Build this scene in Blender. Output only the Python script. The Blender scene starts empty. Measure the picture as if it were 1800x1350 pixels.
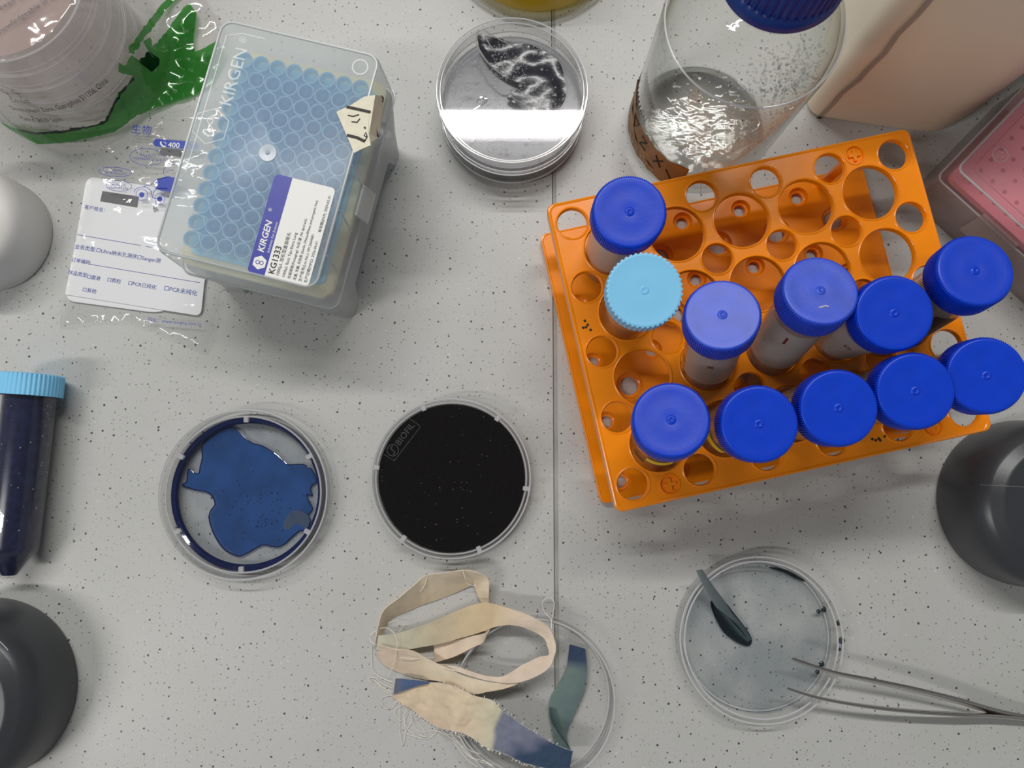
import bpy, bmesh, math, random
from mathutils import Vector, Matrix, noise
from mathutils.geometry import delaunay_2d_cdt
random.seed(7)
S = 0.001                      # the script works in millimetres
SC = bpy.context.scene
COL = SC.collection

# ------------------------------------------------------------------ camera, world, lights, exposure
CAM_H, FPX, PITCH = 460.0, 1352.0, math.radians(5.7)
cam_data = bpy.data.cameras.new('camera')
cam_data.sensor_width = 36.0
cam_data.lens = FPX / 1800 * 36
cam_data.clip_start = 0.01
cam = bpy.data.objects.new('camera', cam_data)
cam.location = (0, 0, CAM_H * S)
cam.rotation_euler = (PITCH, 0, 0)
COL.objects.link(cam)
SC.camera = cam

world = bpy.data.worlds.new('world')
SC.world = world
world.use_nodes = True
bg = world.node_tree.nodes['Background']
bg.inputs[0].default_value = (0.93, 0.96, 1.0, 1)
bg.inputs[1].default_value = 0.25

LAMPS = [  # x, y, z (m), length along x, width, watts, colour
    (-0.22, 1.093, 2.02, 1.94, 0.085, 40.0, (1.0, 0.985, 0.955)),
    (-1.6, -0.7, 2.02, 1.2, 0.085, 22.0, (1.0, 0.975, 0.94)),
]
SC.view_settings.view_transform = 'Standard'
SC.view_settings.look = 'None'
SC.view_settings.exposure = -0.08
SC.view_settings.gamma = 1.0
SC.view_settings.use_curve_mapping = False
SC.cycles.transparent_max_bounces = 48
SC.cycles.max_bounces = 8
SC.cycles.adaptive_threshold = 0.02
SC.cycles.caustics_reflective = False
SC.cycles.caustics_refractive = False
SC.cycles.sample_clamp_indirect = 4.0

# ------------------------------------------------------------------ helpers
def at(px, py, h):
    """point at height h (mm) on the bench seen at photo pixel px, py"""
    u = (675 - py) / FPX
    d = Vector(((px - 900) / FPX, u * math.cos(PITCH) + math.sin(PITCH), u * math.sin(PITCH) - math.cos(PITCH)))
    t = (h - CAM_H) / d.z
    return Vector((d.x * t, d.y * t, h))

def crop(ox, oy, s):
    return lambda x, y, h=0.0: at(ox + x / s, oy + y / s, h)

def tag(o, label=None, cat=None, group=None, kind=None):
    if label: o['label'] = label
    if cat: o['category'] = cat
    if group: o['group'] = group
    if kind: o['kind'] = kind
    return o

def thing(name, label, cat, loc=(0, 0, 0), group=None):
    o = bpy.data.objects.new(name, None)
    o.empty_display_size = 0.01
    o.location = Vector(loc) * S
    COL.objects.link(o)
    o['off'] = list(Vector(loc))
    return tag(o, label, cat, group)

def root_off(p):
    while p is not None:
        if 'off' in p: return Vector(p['off'])
        p = p.parent
    return Vector((0, 0, 0))

class MB:
    def __init__(self):
        self.v, self.f, self.col = [], [], None
    def add(self, vs, fs):
        n = len(self.v)
        self.v += [Vector(p) for p in vs]
        self.f += [tuple(i + n for i in f) for f in fs]
        return n
    def loft(self, loops, closed=True, cap0=False, cap1=False):
        n = len(loops[0]); base = len(self.v)
        for l in loops: self.v += [Vector(p) for p in l]
        m = n if closed else n - 1
        for k in range(len(loops) - 1):
            for i in range(m):
                j = (i + 1) % n
                a = base + k * n
                self.f.append((a + i, a + j, a + n + j, a + n + i))
        if cap0: self.f.append(tuple(base + i for i in reversed(range(n))))
        if cap1: self.f.append(tuple(base + (len(loops) - 1) * n + i for i in range(n)))
        return self
    def lathe(self, prof, seg=64, c=(0, 0, 0), cap0=False, cap1=False, a0=0.0, a1=None):
        c = Vector(c)
        pr = [prof[0]]
        for (r0, z0), (r1, z1) in zip(prof, prof[1:]):
            if abs(r1 - r0) > 6:
                k = 0.9 / abs(r1 - r0)
                pr += [(r0 + (r1 - r0) * k, z0 + (z1 - z0) * k), (r1 - (r1 - r0) * k, z1 - (z1 - z0) * k)]
            pr.append((r1, z1))
        prof = pr
        full = a1 is None
        n = seg if full else seg + 1
        an = [(2 * math.pi * i / seg) if full else a0 + (a1 - a0) * i / seg for i in range(n)]
        loops = [[c + Vector((r * math.cos(a), r * math.sin(a), z)) for a in an] for r, z in prof]
        return self.loft(loops, full, cap0, cap1)
    def box(self, x0, x1, y0, y1, z0, z1):
        return self.add([(x, y, z) for z in (z0, z1) for x, y in ((x0, y0), (x1, y0), (x1, y1), (x0, y1))],
                        [(3, 2, 1, 0), (4, 5, 6, 7), (0, 1, 5, 4), (1, 2, 6, 5), (2, 3, 7, 6), (3, 0, 4, 7)])
    def tube(self, pts, r, seg=6, closed=False):
        pts = [Vector(p) for p in pts]
        n = len(pts); loops = []
        for i in range(n):
            a = pts[i - 1] if (i or closed) else pts[i]
            b = pts[(i + 1) % n] if (i < n - 1 or closed) else pts[i]
            t = (b - a).normalized() if (b - a).length > 1e-6 else Vector((1, 0, 0))
            up = Vector((0, 0, 1)) if abs(t.z) < 0.9 else Vector((1, 0, 0))
            s = t.cross(up).normalized(); u = s.cross(t)
            rr = r[i] if isinstance(r, (list, tuple)) else r
            loops.append([pts[i] + s * (rr * math.cos(2 * math.pi * k / seg)) + u * (rr * math.sin(2 * math.pi * k / seg)) for k in range(seg)])
        if closed: loops.append(loops[0])
        return self.loft(loops, True, not closed, not closed)
    def poly(self, outer, holes, z0, z1, cham=0.0):
        """flat plate between z0 and z1 with holes, edges of the top chamfered"""
        pts, edges = [], []
        for lp in [outer] + holes:
            b = len(pts); n = len(lp)
            pts += [Vector((p[0], p[1])) for p in lp]
            edges += [(b + i, b + (i + 1) % n) for i in range(n)]
        vs, es, fs, *_ = delaunay_2d_cdt(pts, edges, [], 0, 1e-5)
        def inside(p, lp):
            c = False; j = len(lp) - 1
            for i in range(len(lp)):
                if (lp[i][1] > p.y) != (lp[j][1] > p.y) and p.x < (lp[j][0] - lp[i][0]) * (p.y - lp[i][1]) / (lp[j][1] - lp[i][1]) + lp[i][0]:
                    c = not c
                j = i
            return c
        keep = []
        for f in fs:
            c = sum((vs[i] for i in f), Vector((0, 0))) / len(f)
            if inside(c, outer) and not any(inside(c, h) for h in holes): keep.append(tuple(f))
        keep = [f if (vs[f[1]] - vs[f[0]]).cross(vs[f[2]] - vs[f[0]]) > 0 else tuple(reversed(f)) for f in keep]
        self.add([(v.x, v.y, z1) for v in vs], keep)
        if z0 is not None:
            self.add([(v.x, v.y, z0) for v in vs], [tuple(reversed(f)) for f in keep])
            for lp in [outer] + holes:
                self.loft([[(p[0], p[1], z0) for p in lp], [(p[0], p[1], z1) for p in lp]])
        return self
    def drape(self, outline, zf, step=3.0, off=0.0, xyf=None):
        """outline (2D points, mm) filled with a fine net laid on the surface zf(x, y)"""
        lp = []
        n = len(outline)
        for i in range(n):
            a, b = Vector(outline[i][:2]), Vector(outline[(i + 1) % n][:2])
            k = max(1, int((b - a).length / step))
            lp += [a.lerp(b, j / k) for j in range(k)]
        pts = list(lp); m = len(lp)
        edges = [(i, (i + 1) % m) for i in range(m)]
        x0, x1 = min(p.x for p in lp), max(p.x for p in lp)
        y0, y1 = min(p.y for p in lp), max(p.y for p in lp)
        def inside(p):
            c = False; j = m - 1
            for i in range(m):
                if (lp[i].y > p.y) != (lp[j].y > p.y) and p.x < (lp[j].x - lp[i].x) * (p.y - lp[i].y) / (lp[j].y - lp[i].y) + lp[i].x:
                    c = not c
                j = i
            return c
        y = y0; row = 0
        while y < y1:
            x = x0 + (row % 2) * step / 2
            while x < x1:
                p = Vector((x, y))
                if inside(p) and min((p - q).length for q in lp) > step * 0.45: pts.append(p)
                x += step
            y += step * 0.87; row += 1
        vs, es, fs, *_ = delaunay_2d_cdt(pts, edges, [], 0, 1e-5)
        keep = []
        for f in fs:
            c = sum((vs[i] for i in f), Vector((0, 0))) / len(f)
            if inside(c):
                keep.append(f if (vs[f[1]] - vs[f[0]]).cross(vs[f[2]] - vs[f[0]]) > 0 else tuple(reversed(f)))
        self.add([(v.x, v.y, zf(v.x, v.y) + off) for v in vs], [tuple(f) for f in keep])
        return self
    def build(self, name, mat, parent=None, off=None, smooth=True, angle=35, colors=None, label=None):
        o3 = Vector(off) if off is not None else root_off(parent)
        me = bpy.data.meshes.new(name)
        me.from_pydata([(p - o3) * S for p in self.v], [], self.f)
        me.update()
        if smooth:
            me.polygons.foreach_set('use_smooth', [len(p.vertices) < 5 for p in me.polygons])
            me.set_sharp_from_angle(angle=math.radians(angle))
        if colors:
            at_ = me.attributes.new('tone', 'FLOAT_COLOR', 'POINT')
            at_.data.foreach_set('color', [c for col in colors for c in (*col, 1.0)])
        me.materials.append(mat)
        o = bpy.data.objects.new(name, me)
        COL.objects.link(o)
        if parent is not None: o.parent = parent
        elif off is not None: o.location = o3 * S
        if label: o['label'] = label
        return o

def single(mb, name, mat, label, cat, loc, group=None, **k):
    o = mb.build(name, mat, None, off=loc, **k)
    return tag(o, label, cat, group)

def copy_tree(o, parent=None):
    c = o.copy(); COL.objects.link(c)
    if parent is not None: c.parent = parent
    for ch in list(o.children): copy_tree(ch, c)
    return c

def rrect(w, l, r, n=6, c=(0, 0), rot=0.0, z=None):
    out = []
    for k, (sx, sy) in enumerate(((1, 1), (-1, 1), (-1, -1), (1, -1))):
        for i in range(n + 1):
            a = math.pi / 2 * (k + i / n)
            x = sx * (w / 2 - r) + r * math.cos(a); y = sy * (l / 2 - r) + r * math.sin(a)
            p = (c[0] + x * math.cos(rot) - y * math.sin(rot), c[1] + x * math.sin(rot) + y * math.cos(rot))
            out.append(p if z is None else (p[0], p[1], z))
    return out

def circ(c, r, n=40, z=None):
    o = [(c[0] + r * math.cos(2 * math.pi * i / n), c[1] + r * math.sin(2 * math.pi * i / n)) for i in range(n)]
    return o if z is None else [(p[0], p[1], z) for p in o]

def smooth_path(pts, k=6, closed=False):
    pts = [Vector(p) for p in pts]; n = len(pts); out = []
    rng = range(n if closed else n - 1)
    g = (lambda i: pts[i % n]) if closed else (lambda i: pts[max(0, min(n - 1, i))])
    for i in rng:
        p0, p1, p2, p3 = g(i - 1), g(i), g(i + 1), g(i + 2)
        for j in range(k):
            t = j / k
            out.append(0.5 * ((2 * p1) + (p2 - p0) * t + (2 * p0 - 5 * p1 + 4 * p2 - p3) * t * t + (3 * p1 - p0 - 3 * p2 + p3) * t ** 3))
    if not closed: out.append(pts[-1])
    return out

def text(body, size, org, ex, mat, parent, name='printed_text', zf=None, off=0.0, bold=0.0, align='LEFT', shear=0.0, ey=None, spacing=1.0):
    """printed lettering: baseline starts at org, runs along ex; laid on zf if given"""
    cu = bpy.data.curves.new('lettering', 'FONT')
    cu.body = body; cu.size = size; cu.align_x = align; cu.resolution_u = 2; cu.offset = bold; cu.shear = shear
    cu.space_character = spacing
    to = bpy.data.objects.new('lettering', cu)
    COL.objects.link(to)
    me0 = to.to_mesh()
    org = Vector(org); ex = Vector(ex).normalized()
    ey = Vector(ey).normalized() if ey is not None else Vector((0, 0, 1)).cross(ex).normalized()
    nz = ex.cross(ey)
    m = MB()
    vs = []
    for v in me0.vertices:
        p = org + ex * v.co.x + ey * v.co.y
        if zf: p.z = zf(p.x, p.y) + off
        else: p += nz * off
        vs.append(p)
    m.add(vs, [tuple(p.vertices) for p in me0.polygons])
    to.to_mesh_clear()
    bpy.data.objects.remove(to); bpy.data.curves.remove(cu)
    return m.build(name, mat, parent, smooth=False)

def stroke(m, pts, width, zf=None, off=0.0):
    pts = [Vector(p) for p in pts]
    L, R = [], []
    for i, p in enumerate(pts):
        t = pts[min(i + 1, len(pts) - 1)] - pts[max(i - 1, 0)]
        t.z = 0
        if t.length < 1e-6: t = Vector((1, 0, 0))
        t.normalize(); s = Vector((-t.y, t.x, 0)) * width / 2
        for l, q in ((L, p + s), (R, p - s)):
            q = q.copy()
            if zf: q.z = zf(q.x, q.y)
            q.z += off
            l.append(q)
    m.loft([R, L], closed=False)
    return m

# ------------------------------------------------------------------ materials
def nodes(name):
    m = bpy.data.materials.new(name); m.use_nodes = True
    nt = m.node_tree; nt.nodes.clear()
    out = nt.nodes.new('ShaderNodeOutputMaterial')
    return m, nt, out
def N(nt, kind, **kw):
    n = nt.nodes.new('ShaderNode' + kind)
    for k, v in kw.items():
        if k in n.inputs.keys(): n.inputs[k].default_value = v
        else: setattr(n, k, v)
    return n
def C4(c): return (c[0], c[1], c[2], 1.0)
def srgb(r, g, b):
    f = lambda x: (x / 255 / 12.92) if x / 255 < 0.04045 else ((x / 255 + 0.055) / 1.055) ** 2.4
    return (f(r), f(g), f(b))

def solid(name, color, rough=0.4, spec=0.5, var=0.0, vscale=200.0, bump=0.0, metal=0.0, sss=0.0, bscale=None):
    m, nt, out = nodes(name)
    b = N(nt, 'BsdfPrincipled')
    b.inputs['Base Color'].default_value = C4(color)
    b.inputs['Roughness'].default_value = rough
    b.inputs['Specular IOR Level'].default_value = spec
    b.inputs['Metallic'].default_value = metal
    if sss: 
        b.inputs['Subsurface Weight'].default_value = sss
        b.inputs['Subsurface Radius'].default_value = (0.004, 0.003, 0.003)
        b.inputs['Subsurface Scale'].default_value = 1.0
    tc = N(nt, 'TexCoord')
    if var:
        n = N(nt, 'TexNoise'); n.inputs['Scale'].default_value = vscale; n.inputs['Detail'].default_value = 4
        nt.links.new(tc.outputs['Object'], n.inputs['Vector'])
        r = N(nt, 'ValToRGB')
        r.color_ramp.elements[0].position = 0.3; r.color_ramp.elements[1].position = 0.7
        r.color_ramp.elements[0].color = C4([c * (1 - var) for c in color])
        r.color_ramp.elements[1].color = C4([min(1, c * (1 + var)) for c in color])
        nt.links.new(n.outputs['Fac'], r.inputs['Fac']); nt.links.new(r.outputs['Color'], b.inputs['Base Color'])
    if bump:
        n2 = N(nt, 'TexNoise'); n2.inputs['Scale'].default_value = bscale or vscale
        nt.links.new(tc.outputs['Object'], n2.inputs['Vector'])
        bp = N(nt, 'Bump'); bp.inputs['Strength'].default_value = bump; bp.inputs['Distance'].default_value = 0.0004
        nt.links.new(n2.outputs['Fac'], bp.inputs['Height']); nt.links.new(bp.outputs['Normal'], b.inputs['Normal'])
    nt.links.new(b.outputs[0], out.inputs[0])
    return m

def clear(name, tint=(0.97, 0.97, 0.97), rough=0.03, body=0.0, body_col=(0.9, 0.9, 0.9), edge=None, f0=0.045, bump=0.0, bscale=100.0, trans=0.5, bumpdist=0.0006):
    """thin see-through plastic or glass: passes light straight, mirrors more at grazing angles, a share of milky body"""
    m, nt, out = nodes(name)
    geo = N(nt, 'NewGeometry')
    dot = N(nt, 'VectorMath', operation='DOT_PRODUCT')
    nrm = geo.outputs['Normal']
    glossy = N(nt, 'BsdfGlossy'); glossy.inputs['Roughness'].default_value = rough
    if bump:
        tc = N(nt, 'TexCoord'); tn = N(nt, 'TexNoise'); tn.inputs['Scale'].default_value = bscale; tn.inputs['Detail'].default_value = 3
        nt.links.new(tc.outputs['Object'], tn.inputs['Vector'])
        bp = N(nt, 'Bump'); bp.inputs['Strength'].default_value = bump; bp.inputs['Distance'].default_value = bumpdist
        nt.links.new(tn.outputs['Fac'], bp.inputs['Height'])
        nt.links.new(bp.outputs['Normal'], glossy.inputs['Normal'])
        nrm = bp.outputs['Normal']
    nt.links.new(nrm, dot.inputs[0]); nt.links.new(geo.outputs['Incoming'], dot.inputs[1])
    ab = N(nt, 'Math', operation='ABSOLUTE'); nt.links.new(dot.outputs['Value'], ab.inputs[0])
    inv = N(nt, 'Math', operation='SUBTRACT'); inv.inputs[0].default_value = 1.0; nt.links.new(ab.outputs[0], inv.inputs[1]); inv.use_clamp = True
    pw = N(nt, 'Math', operation='POWER'); pw.inputs[1].default_value = 5.0; nt.links.new(inv.outputs[0], pw.inputs[0])
    mad = N(nt, 'Math', operation='MULTIPLY_ADD'); mad.inputs[1].default_value = 1 - f0; mad.inputs[2].default_value = f0
    nt.links.new(pw.outputs[0], mad.inputs[0])
    tr = N(nt, 'BsdfTransparent'); tr.inputs[0].default_value = C4(tint)
    if edge:
        p2 = N(nt, 'Math', operation='POWER'); p2.inputs[1].default_value = 2.0; nt.links.new(inv.outputs[0], p2.inputs[0])
        mx = N(nt, 'Mix', data_type='RGBA'); mx.inputs['A'].default_value = C4(tint); mx.inputs['B'].default_value = C4(edge)
        ins = [i for i in mx.inputs if i.type == 'RGBA']; ins[0].default_value = C4(tint); ins[1].default_value = C4(edge)
        nt.links.new(p2.outputs[0], mx.inputs[0])
        nt.links.new([o for o in mx.outputs if o.type == 'RGBA'][0], tr.inputs[0])
    base = tr.outputs[0]
    if body:
        di = N(nt, 'BsdfDiffuse'); di.inputs[0].default_value = C4(body_col)
        tl = N(nt, 'BsdfTranslucent'); tl.inputs[0].default_value = C4(body_col)
        mt = N(nt, 'MixShader'); mt.inputs[0].default_value = trans
        nt.links.new(di.outputs[0], mt.inputs[1]); nt.links.new(tl.outputs[0], mt.inputs[2])
        mb_ = N(nt, 'MixShader'); mb_.inputs[0].default_value = body
        nt.links.new(base, mb_.inputs[1]); nt.links.new(mt.outputs[0], mb_.inputs[2])
        base = mb_.outputs[0]
    mix = N(nt, 'MixShader')
    nt.links.new(mad.outputs[0], mix.inputs[0]); nt.links.new(base, mix.inputs[1]); nt.links.new(glossy.outputs[0], mix.inputs[2])
    nt.links.new(mix.outputs[0], out.inputs[0])
    return m

def fluid(name, tint, body, body_col, scale, lo, hi, rough=0.05):
    """thin coloured liquid whose thickness varies: more or less of it in the way"""
    m, nt, out = nodes(name)
    tc = N(nt, 'TexCoord'); tn = N(nt, 'TexNoise'); tn.inputs['Scale'].default_value = scale; tn.inputs['Detail'].default_value = 6
    nt.links.new(tc.outputs['Object'], tn.inputs['Vector'])
    mr = N(nt, 'MapRange'); mr.inputs['From Min'].default_value = 0.35; mr.inputs['From Max'].default_value = 0.6
    mr.inputs['To Min'].default_value = lo; mr.inputs['To Max'].default_value = hi
    nt.links.new(tn.outputs['Fac'], mr.inputs['Value'])
    tr = N(nt, 'BsdfTransparent'); tr.inputs[0].default_value = C4(tint)
    pr = N(nt, 'BsdfPrincipled'); pr.inputs['Base Color'].default_value = C4(body_col); pr.inputs['Roughness'].default_value = rough
    mx = N(nt, 'MixShader')
    nt.links.new(mr.outputs[0], mx.inputs[0]); nt.links.new(tr.outputs[0], mx.inputs[1]); nt.links.new(pr.outputs[0], mx.inputs[2])
    nt.links.new(mx.outputs[0], out.inputs[0])
    return m

def cloth(name, rough=0.95):
    """woven cotton whose dye colour is stored on the mesh"""
    m, nt, out = nodes(name)
    b = N(nt, 'BsdfPrincipled'); b.inputs['Roughness'].default_value = rough; b.inputs['Specular IOR Level'].default_value = 0.1
    b.inputs['Sheen Weight'].default_value = 0.15
    at_ = N(nt, 'Attribute'); at_.attribute_name = 'tone'
    tc = N(nt, 'TexCoord'); n = N(nt, 'TexNoise'); n.inputs['Scale'].default_value = 160; n.inputs['Detail'].default_value = 5
    nt.links.new(tc.outputs['Object'], n.inputs['Vector'])
    mr = N(nt, 'MapRange'); mr.inputs['To Min'].default_value = 0.86; mr.inputs['To Max'].default_value = 1.12
    nt.links.new(n.outputs['Fac'], mr.inputs['Value'])
    vm = N(nt, 'VectorMath', operation='SCALE'); nt.links.new(at_.outputs['Color'], vm.inputs[0]); nt.links.new(mr.outputs[0], vm.inputs['Scale'])
    nt.links.new(vm.outputs[0], b.inputs['Base Color'])
    w = N(nt, 'TexNoise'); w.inputs['Scale'].default_value = 1600
    nt.links.new(tc.outputs['Object'], w.inputs['Vector'])
    bp = N(nt, 'Bump'); bp.inputs['Strength'].default_value = 0.5; bp.inputs['Distance'].default_value = 0.0003
    nt.links.new(w.outputs['Fac'], bp.inputs['Height']); nt.links.new(bp.outputs['Normal'], b.inputs['Normal'])
    tl = N(nt, 'BsdfTranslucent'); nt.links.new(vm.outputs[0], tl.inputs[0])
    mx = N(nt, 'MixShader'); mx.inputs[0].default_value = 0.18
    nt.links.new(b.outputs[0], mx.inputs[1]); nt.links.new(tl.outputs[0], mx.inputs[2])
    nt.links.new(mx.outputs[0], out.inputs[0])
    return m

def worktop_material():
    m, nt, out = nodes('speckled_worktop')
    b = N(nt, 'BsdfPrincipled'); b.inputs['Roughness'].default_value = 0.36; b.inputs['Specular IOR Level'].default_value = 0.35
    tc = N(nt, 'TexCoord')
    big = N(nt, 'TexNoise'); big.inputs['Scale'].default_value = 14; big.inputs['Detail'].default_value = 5
    nt.links.new(tc.outputs['Object'], big.inputs['Vector'])
    ramp = N(nt, 'ValToRGB')
    ramp.color_ramp.elements[0].position = 0.3; ramp.color_ramp.elements[1].position = 0.7
    ramp.color_ramp.elements[0].color = C4((0.485, 0.488, 0.468)); ramp.color_ramp.elements[1].color = C4((0.52, 0.518, 0.508))
    nt.links.new(big.outputs['Fac'], ramp.inputs['Fac'])
    col = ramp.outputs['Color']
    wob = N(nt, 'TexNoise'); wob.inputs['Scale'].default_value = 700
    nt.links.new(tc.outputs['Object'], wob.inputs['Vector'])
    for scale, lo, thr, tone, amt, seed in ((150, 0.50, 0.12, (0.05, 0.05, 0.045), 0.95, 0.0), (245, 0.36, 0.13, (0.12, 0.12, 0.11), 0.8, 3.1),
                                     (400, 0.42, 0.16, (0.24, 0.24, 0.23), 0.6, 7.7), (260, 0.93, 0.13, (0.75, 0.75, 0.73), 0.7, 5.3)):
        mp = N(nt, 'Mapping'); mp.inputs['Location'].default_value = (seed, seed * 0.7, 0)
        nt.links.new(tc.outputs['Object'], mp.inputs['Vector'])
        vo = N(nt, 'TexVoronoi', voronoi_dimensions='2D'); vo.inputs['Scale'].default_value = scale
        nt.links.new(mp.outputs[0], vo.inputs['Vector'])
        sep = N(nt, 'SeparateColor'); nt.links.new(vo.outputs['Color'], sep.inputs[0])
        sz = N(nt, 'MapRange'); sz.inputs['From Min'].default_value = lo; sz.inputs['From Max'].default_value = 1.0
        sz.inputs['To Min'].default_value = 0.0; sz.inputs['To Max'].default_value = thr
        nt.links.new(sep.outputs[0], sz.inputs['Value'])
        ds = N(nt, 'Math', operation='MULTIPLY_ADD'); ds.inputs[1].default_value = 0.14; nt.links.new(wob.outputs['Fac'], ds.inputs[0])
        nt.links.new(vo.outputs['Distance'], ds.inputs[2])
        df = N(nt, 'Math', operation='SUBTRACT'); nt.links.new(sz.outputs[0], df.inputs[0]); nt.links.new(ds.outputs[0], df.inputs[1])
        ad = N(nt, 'Math', operation='ADD'); ad.inputs[1].default_value = 0.07; nt.links.new(df.outputs[0], ad.inputs[0])
        st = N(nt, 'MapRange'); st.inputs['From Min'].default_value = 0.0; st.inputs['From Max'].default_value = 0.03
        st.inputs['To Max'].default_value = amt
        nt.links.new(ad.outputs[0], st.inputs['Value'])
        g = N(nt, 'Math', operation='GREATER_THAN'); g.inputs[1].default_value = lo; nt.links.new(sep.outputs[0], g.inputs[0])
        mu = N(nt, 'Math', operation='MULTIPLY'); nt.links.new(st.outputs[0], mu.inputs[0]); nt.links.new(g.outputs[0], mu.inputs[1])
        mx = N(nt, 'MixRGB'); mx.inputs['Color2'].default_value = C4(tone)
        nt.links.new(mu.outputs[0], mx.inputs['Fac']); nt.links.new(col, mx.inputs['Color1'])
        col = mx.outputs[0]
    nt.links.new(col, b.inputs['Base Color'])
    bn = N(nt, 'TexNoise'); bn.inputs['Scale'].default_value = 500; nt.links.new(tc.outputs['Object'], bn.inputs['Vector'])
    bp = N(nt, 'Bump'); bp.inputs['Strength'].default_value = 0.12; bp.inputs['Distance'].default_value = 0.0003
    nt.links.new(bn.outputs['Fac'], bp.inputs['Height']); nt.links.new(bp.outputs['Normal'], b.inputs['Normal'])
    nt.links.new(b.outputs[0], out.inputs[0])
    return m

M = {}
M['worktop'] = worktop_material()
M['joint'] = solid('joint_filler', (0.33, 0.33, 0.31), 0.5, var=0.15, vscale=60)
M['joint_dark'] = solid('joint_dark_line', (0.06, 0.055, 0.05), 0.7)  # dark line along the left side of the joint
M['ceiling'] = solid('ceiling_paint', (0.42, 0.42, 0.41), 0.9)
M['lamp_body'] = solid('lamp_body', (0.8, 0.8, 0.8), 0.5)
M['orange'] = solid('orange_plastic', srgb(250, 142, 8), 0.24, 0.5, var=0.05, vscale=40, bump=0.25, bscale=60, sss=0.0)
M['blue'] = solid('blue_cap_plastic', srgb(2, 60, 200), 0.34, 0.35, var=0.06, vscale=120, bump=0.06, bscale=300)
M['blue_sheen'] = solid('blue_cap_painted_sheen', srgb(40, 76, 206), 0.42, 0.6, var=0.2, vscale=60, bump=0.08, bscale=500)  # paler blue stands in for the bright reflection on these caps
M['navy'] = solid('dark_blue_cap_plastic', srgb(6, 52, 132), 0.4, 0.5)
M['sky'] = solid('light_blue_cap_plastic', srgb(128, 200, 240), 0.4, 0.4)
M['clear'] = clear('clear_polystyrene', (0.985, 0.985, 0.985), 0.03, body=0.004, edge=(0.95, 0.952, 0.955), f0=0.022)
M['stack_dish'] = clear('clear_polystyrene_in_sleeve', (0.995, 0.993, 0.992), 0.05, body=0.05, body_col=(0.99, 0.96, 0.95), edge=(0.96, 0.955, 0.95), f0=0.03, trans=0.5)
M['dish_rim'] = clear('clear_polystyrene_edge', (0.94, 0.94, 0.95), 0.12, body=0.5, body_col=(0.99, 0.99, 1.0), edge=(0.9, 0.9, 0.92), f0=0.12, trans=0.25)
M['tube'] = clear('frosted_tube_plastic', (0.93, 0.92, 0.91), 0.12, body=0.22, body_col=(0.82, 0.8, 0.79), f0=0.045)
M['glass'] = clear('bottle_glass', (0.994, 0.996, 0.994), 0.02, body=0.006, edge=(0.80, 0.82, 0.79), f0=0.025, bump=0.22, bscale=70, bumpdist=0.002)
M['pp'] = clear('milky_polypropylene', (0.97, 0.98, 0.98), 0.25, body=0.36, body_col=(0.98, 0.99, 0.975), f0=0.018, trans=0.5)
M['pp_relief'] = clear('milky_polypropylene_relief', (0.97, 0.98, 0.98), 0.3, body=0.3, body_col=(0.95, 0.97, 0.97), f0=0.05, trans=0.4)
M['pp_rim'] = clear('milky_polypropylene_edge', (0.9, 0.92, 0.92), 0.25, body=0.62, body_col=(0.86, 0.88, 0.88), f0=0.05)
M['pp_base'] = clear('milky_polypropylene_base', (0.86, 0.88, 0.89), 0.25, body=0.66, body_col=(0.74, 0.77, 0.79), f0=0.04, trans=0.3)
M['insert'] = solid('cream_insert_plastic', srgb(226, 218, 180), 0.5)
M['tip'] = clear('blue_tip_plastic', (0.80, 0.96, 0.99), 0.2, body=0.72, body_col=srgb(142, 226, 255), f0=0.02, trans=0.5)
M['tip_rim'] = clear('blue_tip_rim_plastic', (0.85, 0.95, 0.98), 0.2, body=0.7, body_col=srgb(186, 232, 255), f0=0.04)
M['white'] = solid('white_label_paper', (0.84, 0.84, 0.81), 0.5)
M['frosted_patch'] = clear('frosted_writing_patch', (0.9, 0.88, 0.87), 0.3, body=0.75, body_col=(0.86, 0.84, 0.84), f0=0.04)
M['card'] = solid('white_card', (0.86, 0.86, 0.88), 0.55)
M['royal'] = solid('royal_blue_print', srgb(44, 50, 160), 0.4, bump=0.2, bscale=80)
M['ink_blue'] = solid('blue_print_ink', srgb(48, 68, 170), 0.5)
M['ink_black'] = solid('black_print_ink', srgb(35, 33, 35), 0.5)
M['ink_grey'] = solid('grey_print_ink', srgb(96, 94, 96), 0.5)
M['marker'] = solid('black_marker_ink', srgb(40, 34, 28), 0.6)
M['red_ink'] = solid('dark_red_ink', srgb(120, 25, 25), 0.6)
M['tape'] = solid('cream_masking_tape', srgb(232, 226, 204), 0.7, var=0.06, vscale=400, bump=0.15, bscale=900)
M['window'] = solid('dark_grey_window', srgb(92, 90, 92), 0.4)
M['film'] = clear('thin_clear_film', (0.97, 0.975, 0.975), 0.06, body=0.06, f0=0.05, bump=0.32, bscale=45, bumpdist=0.004)
M['sleeve'] = clear('clear_sleeve_film', (0.98, 0.97, 0.965), 0.07, body=0.13, body_col=(0.98, 0.9, 0.88), f0=0.06, bump=0.35, bscale=30, bumpdist=0.004)
M['green'] = clear('green_printed_film', srgb(120, 200, 116), 0.1, body=0.5, body_col=srgb(70, 152, 70), f0=0.04, bump=0.5, bscale=35, bumpdist=0.004)
M['green_dark'] = clear('dark_green_printed_film', srgb(10, 60, 34), 0.1, body=0.5, body_col=srgb(8, 48, 26), f0=0.05)
M['pink_sheet'] = clear('pinkish_printed_film', (0.95, 0.88, 0.87), 0.1, body=0.5, body_col=srgb(240, 212, 204), f0=0.03)
M['black_agar'] = solid('black_medium', (0.003, 0.002, 0.003), 0.15, 0.05)
M['dark_agar'] = solid('dark_grey_medium', (0.035, 0.038, 0.042), 0.3, 0.4, var=0.5, vscale=60)
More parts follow.
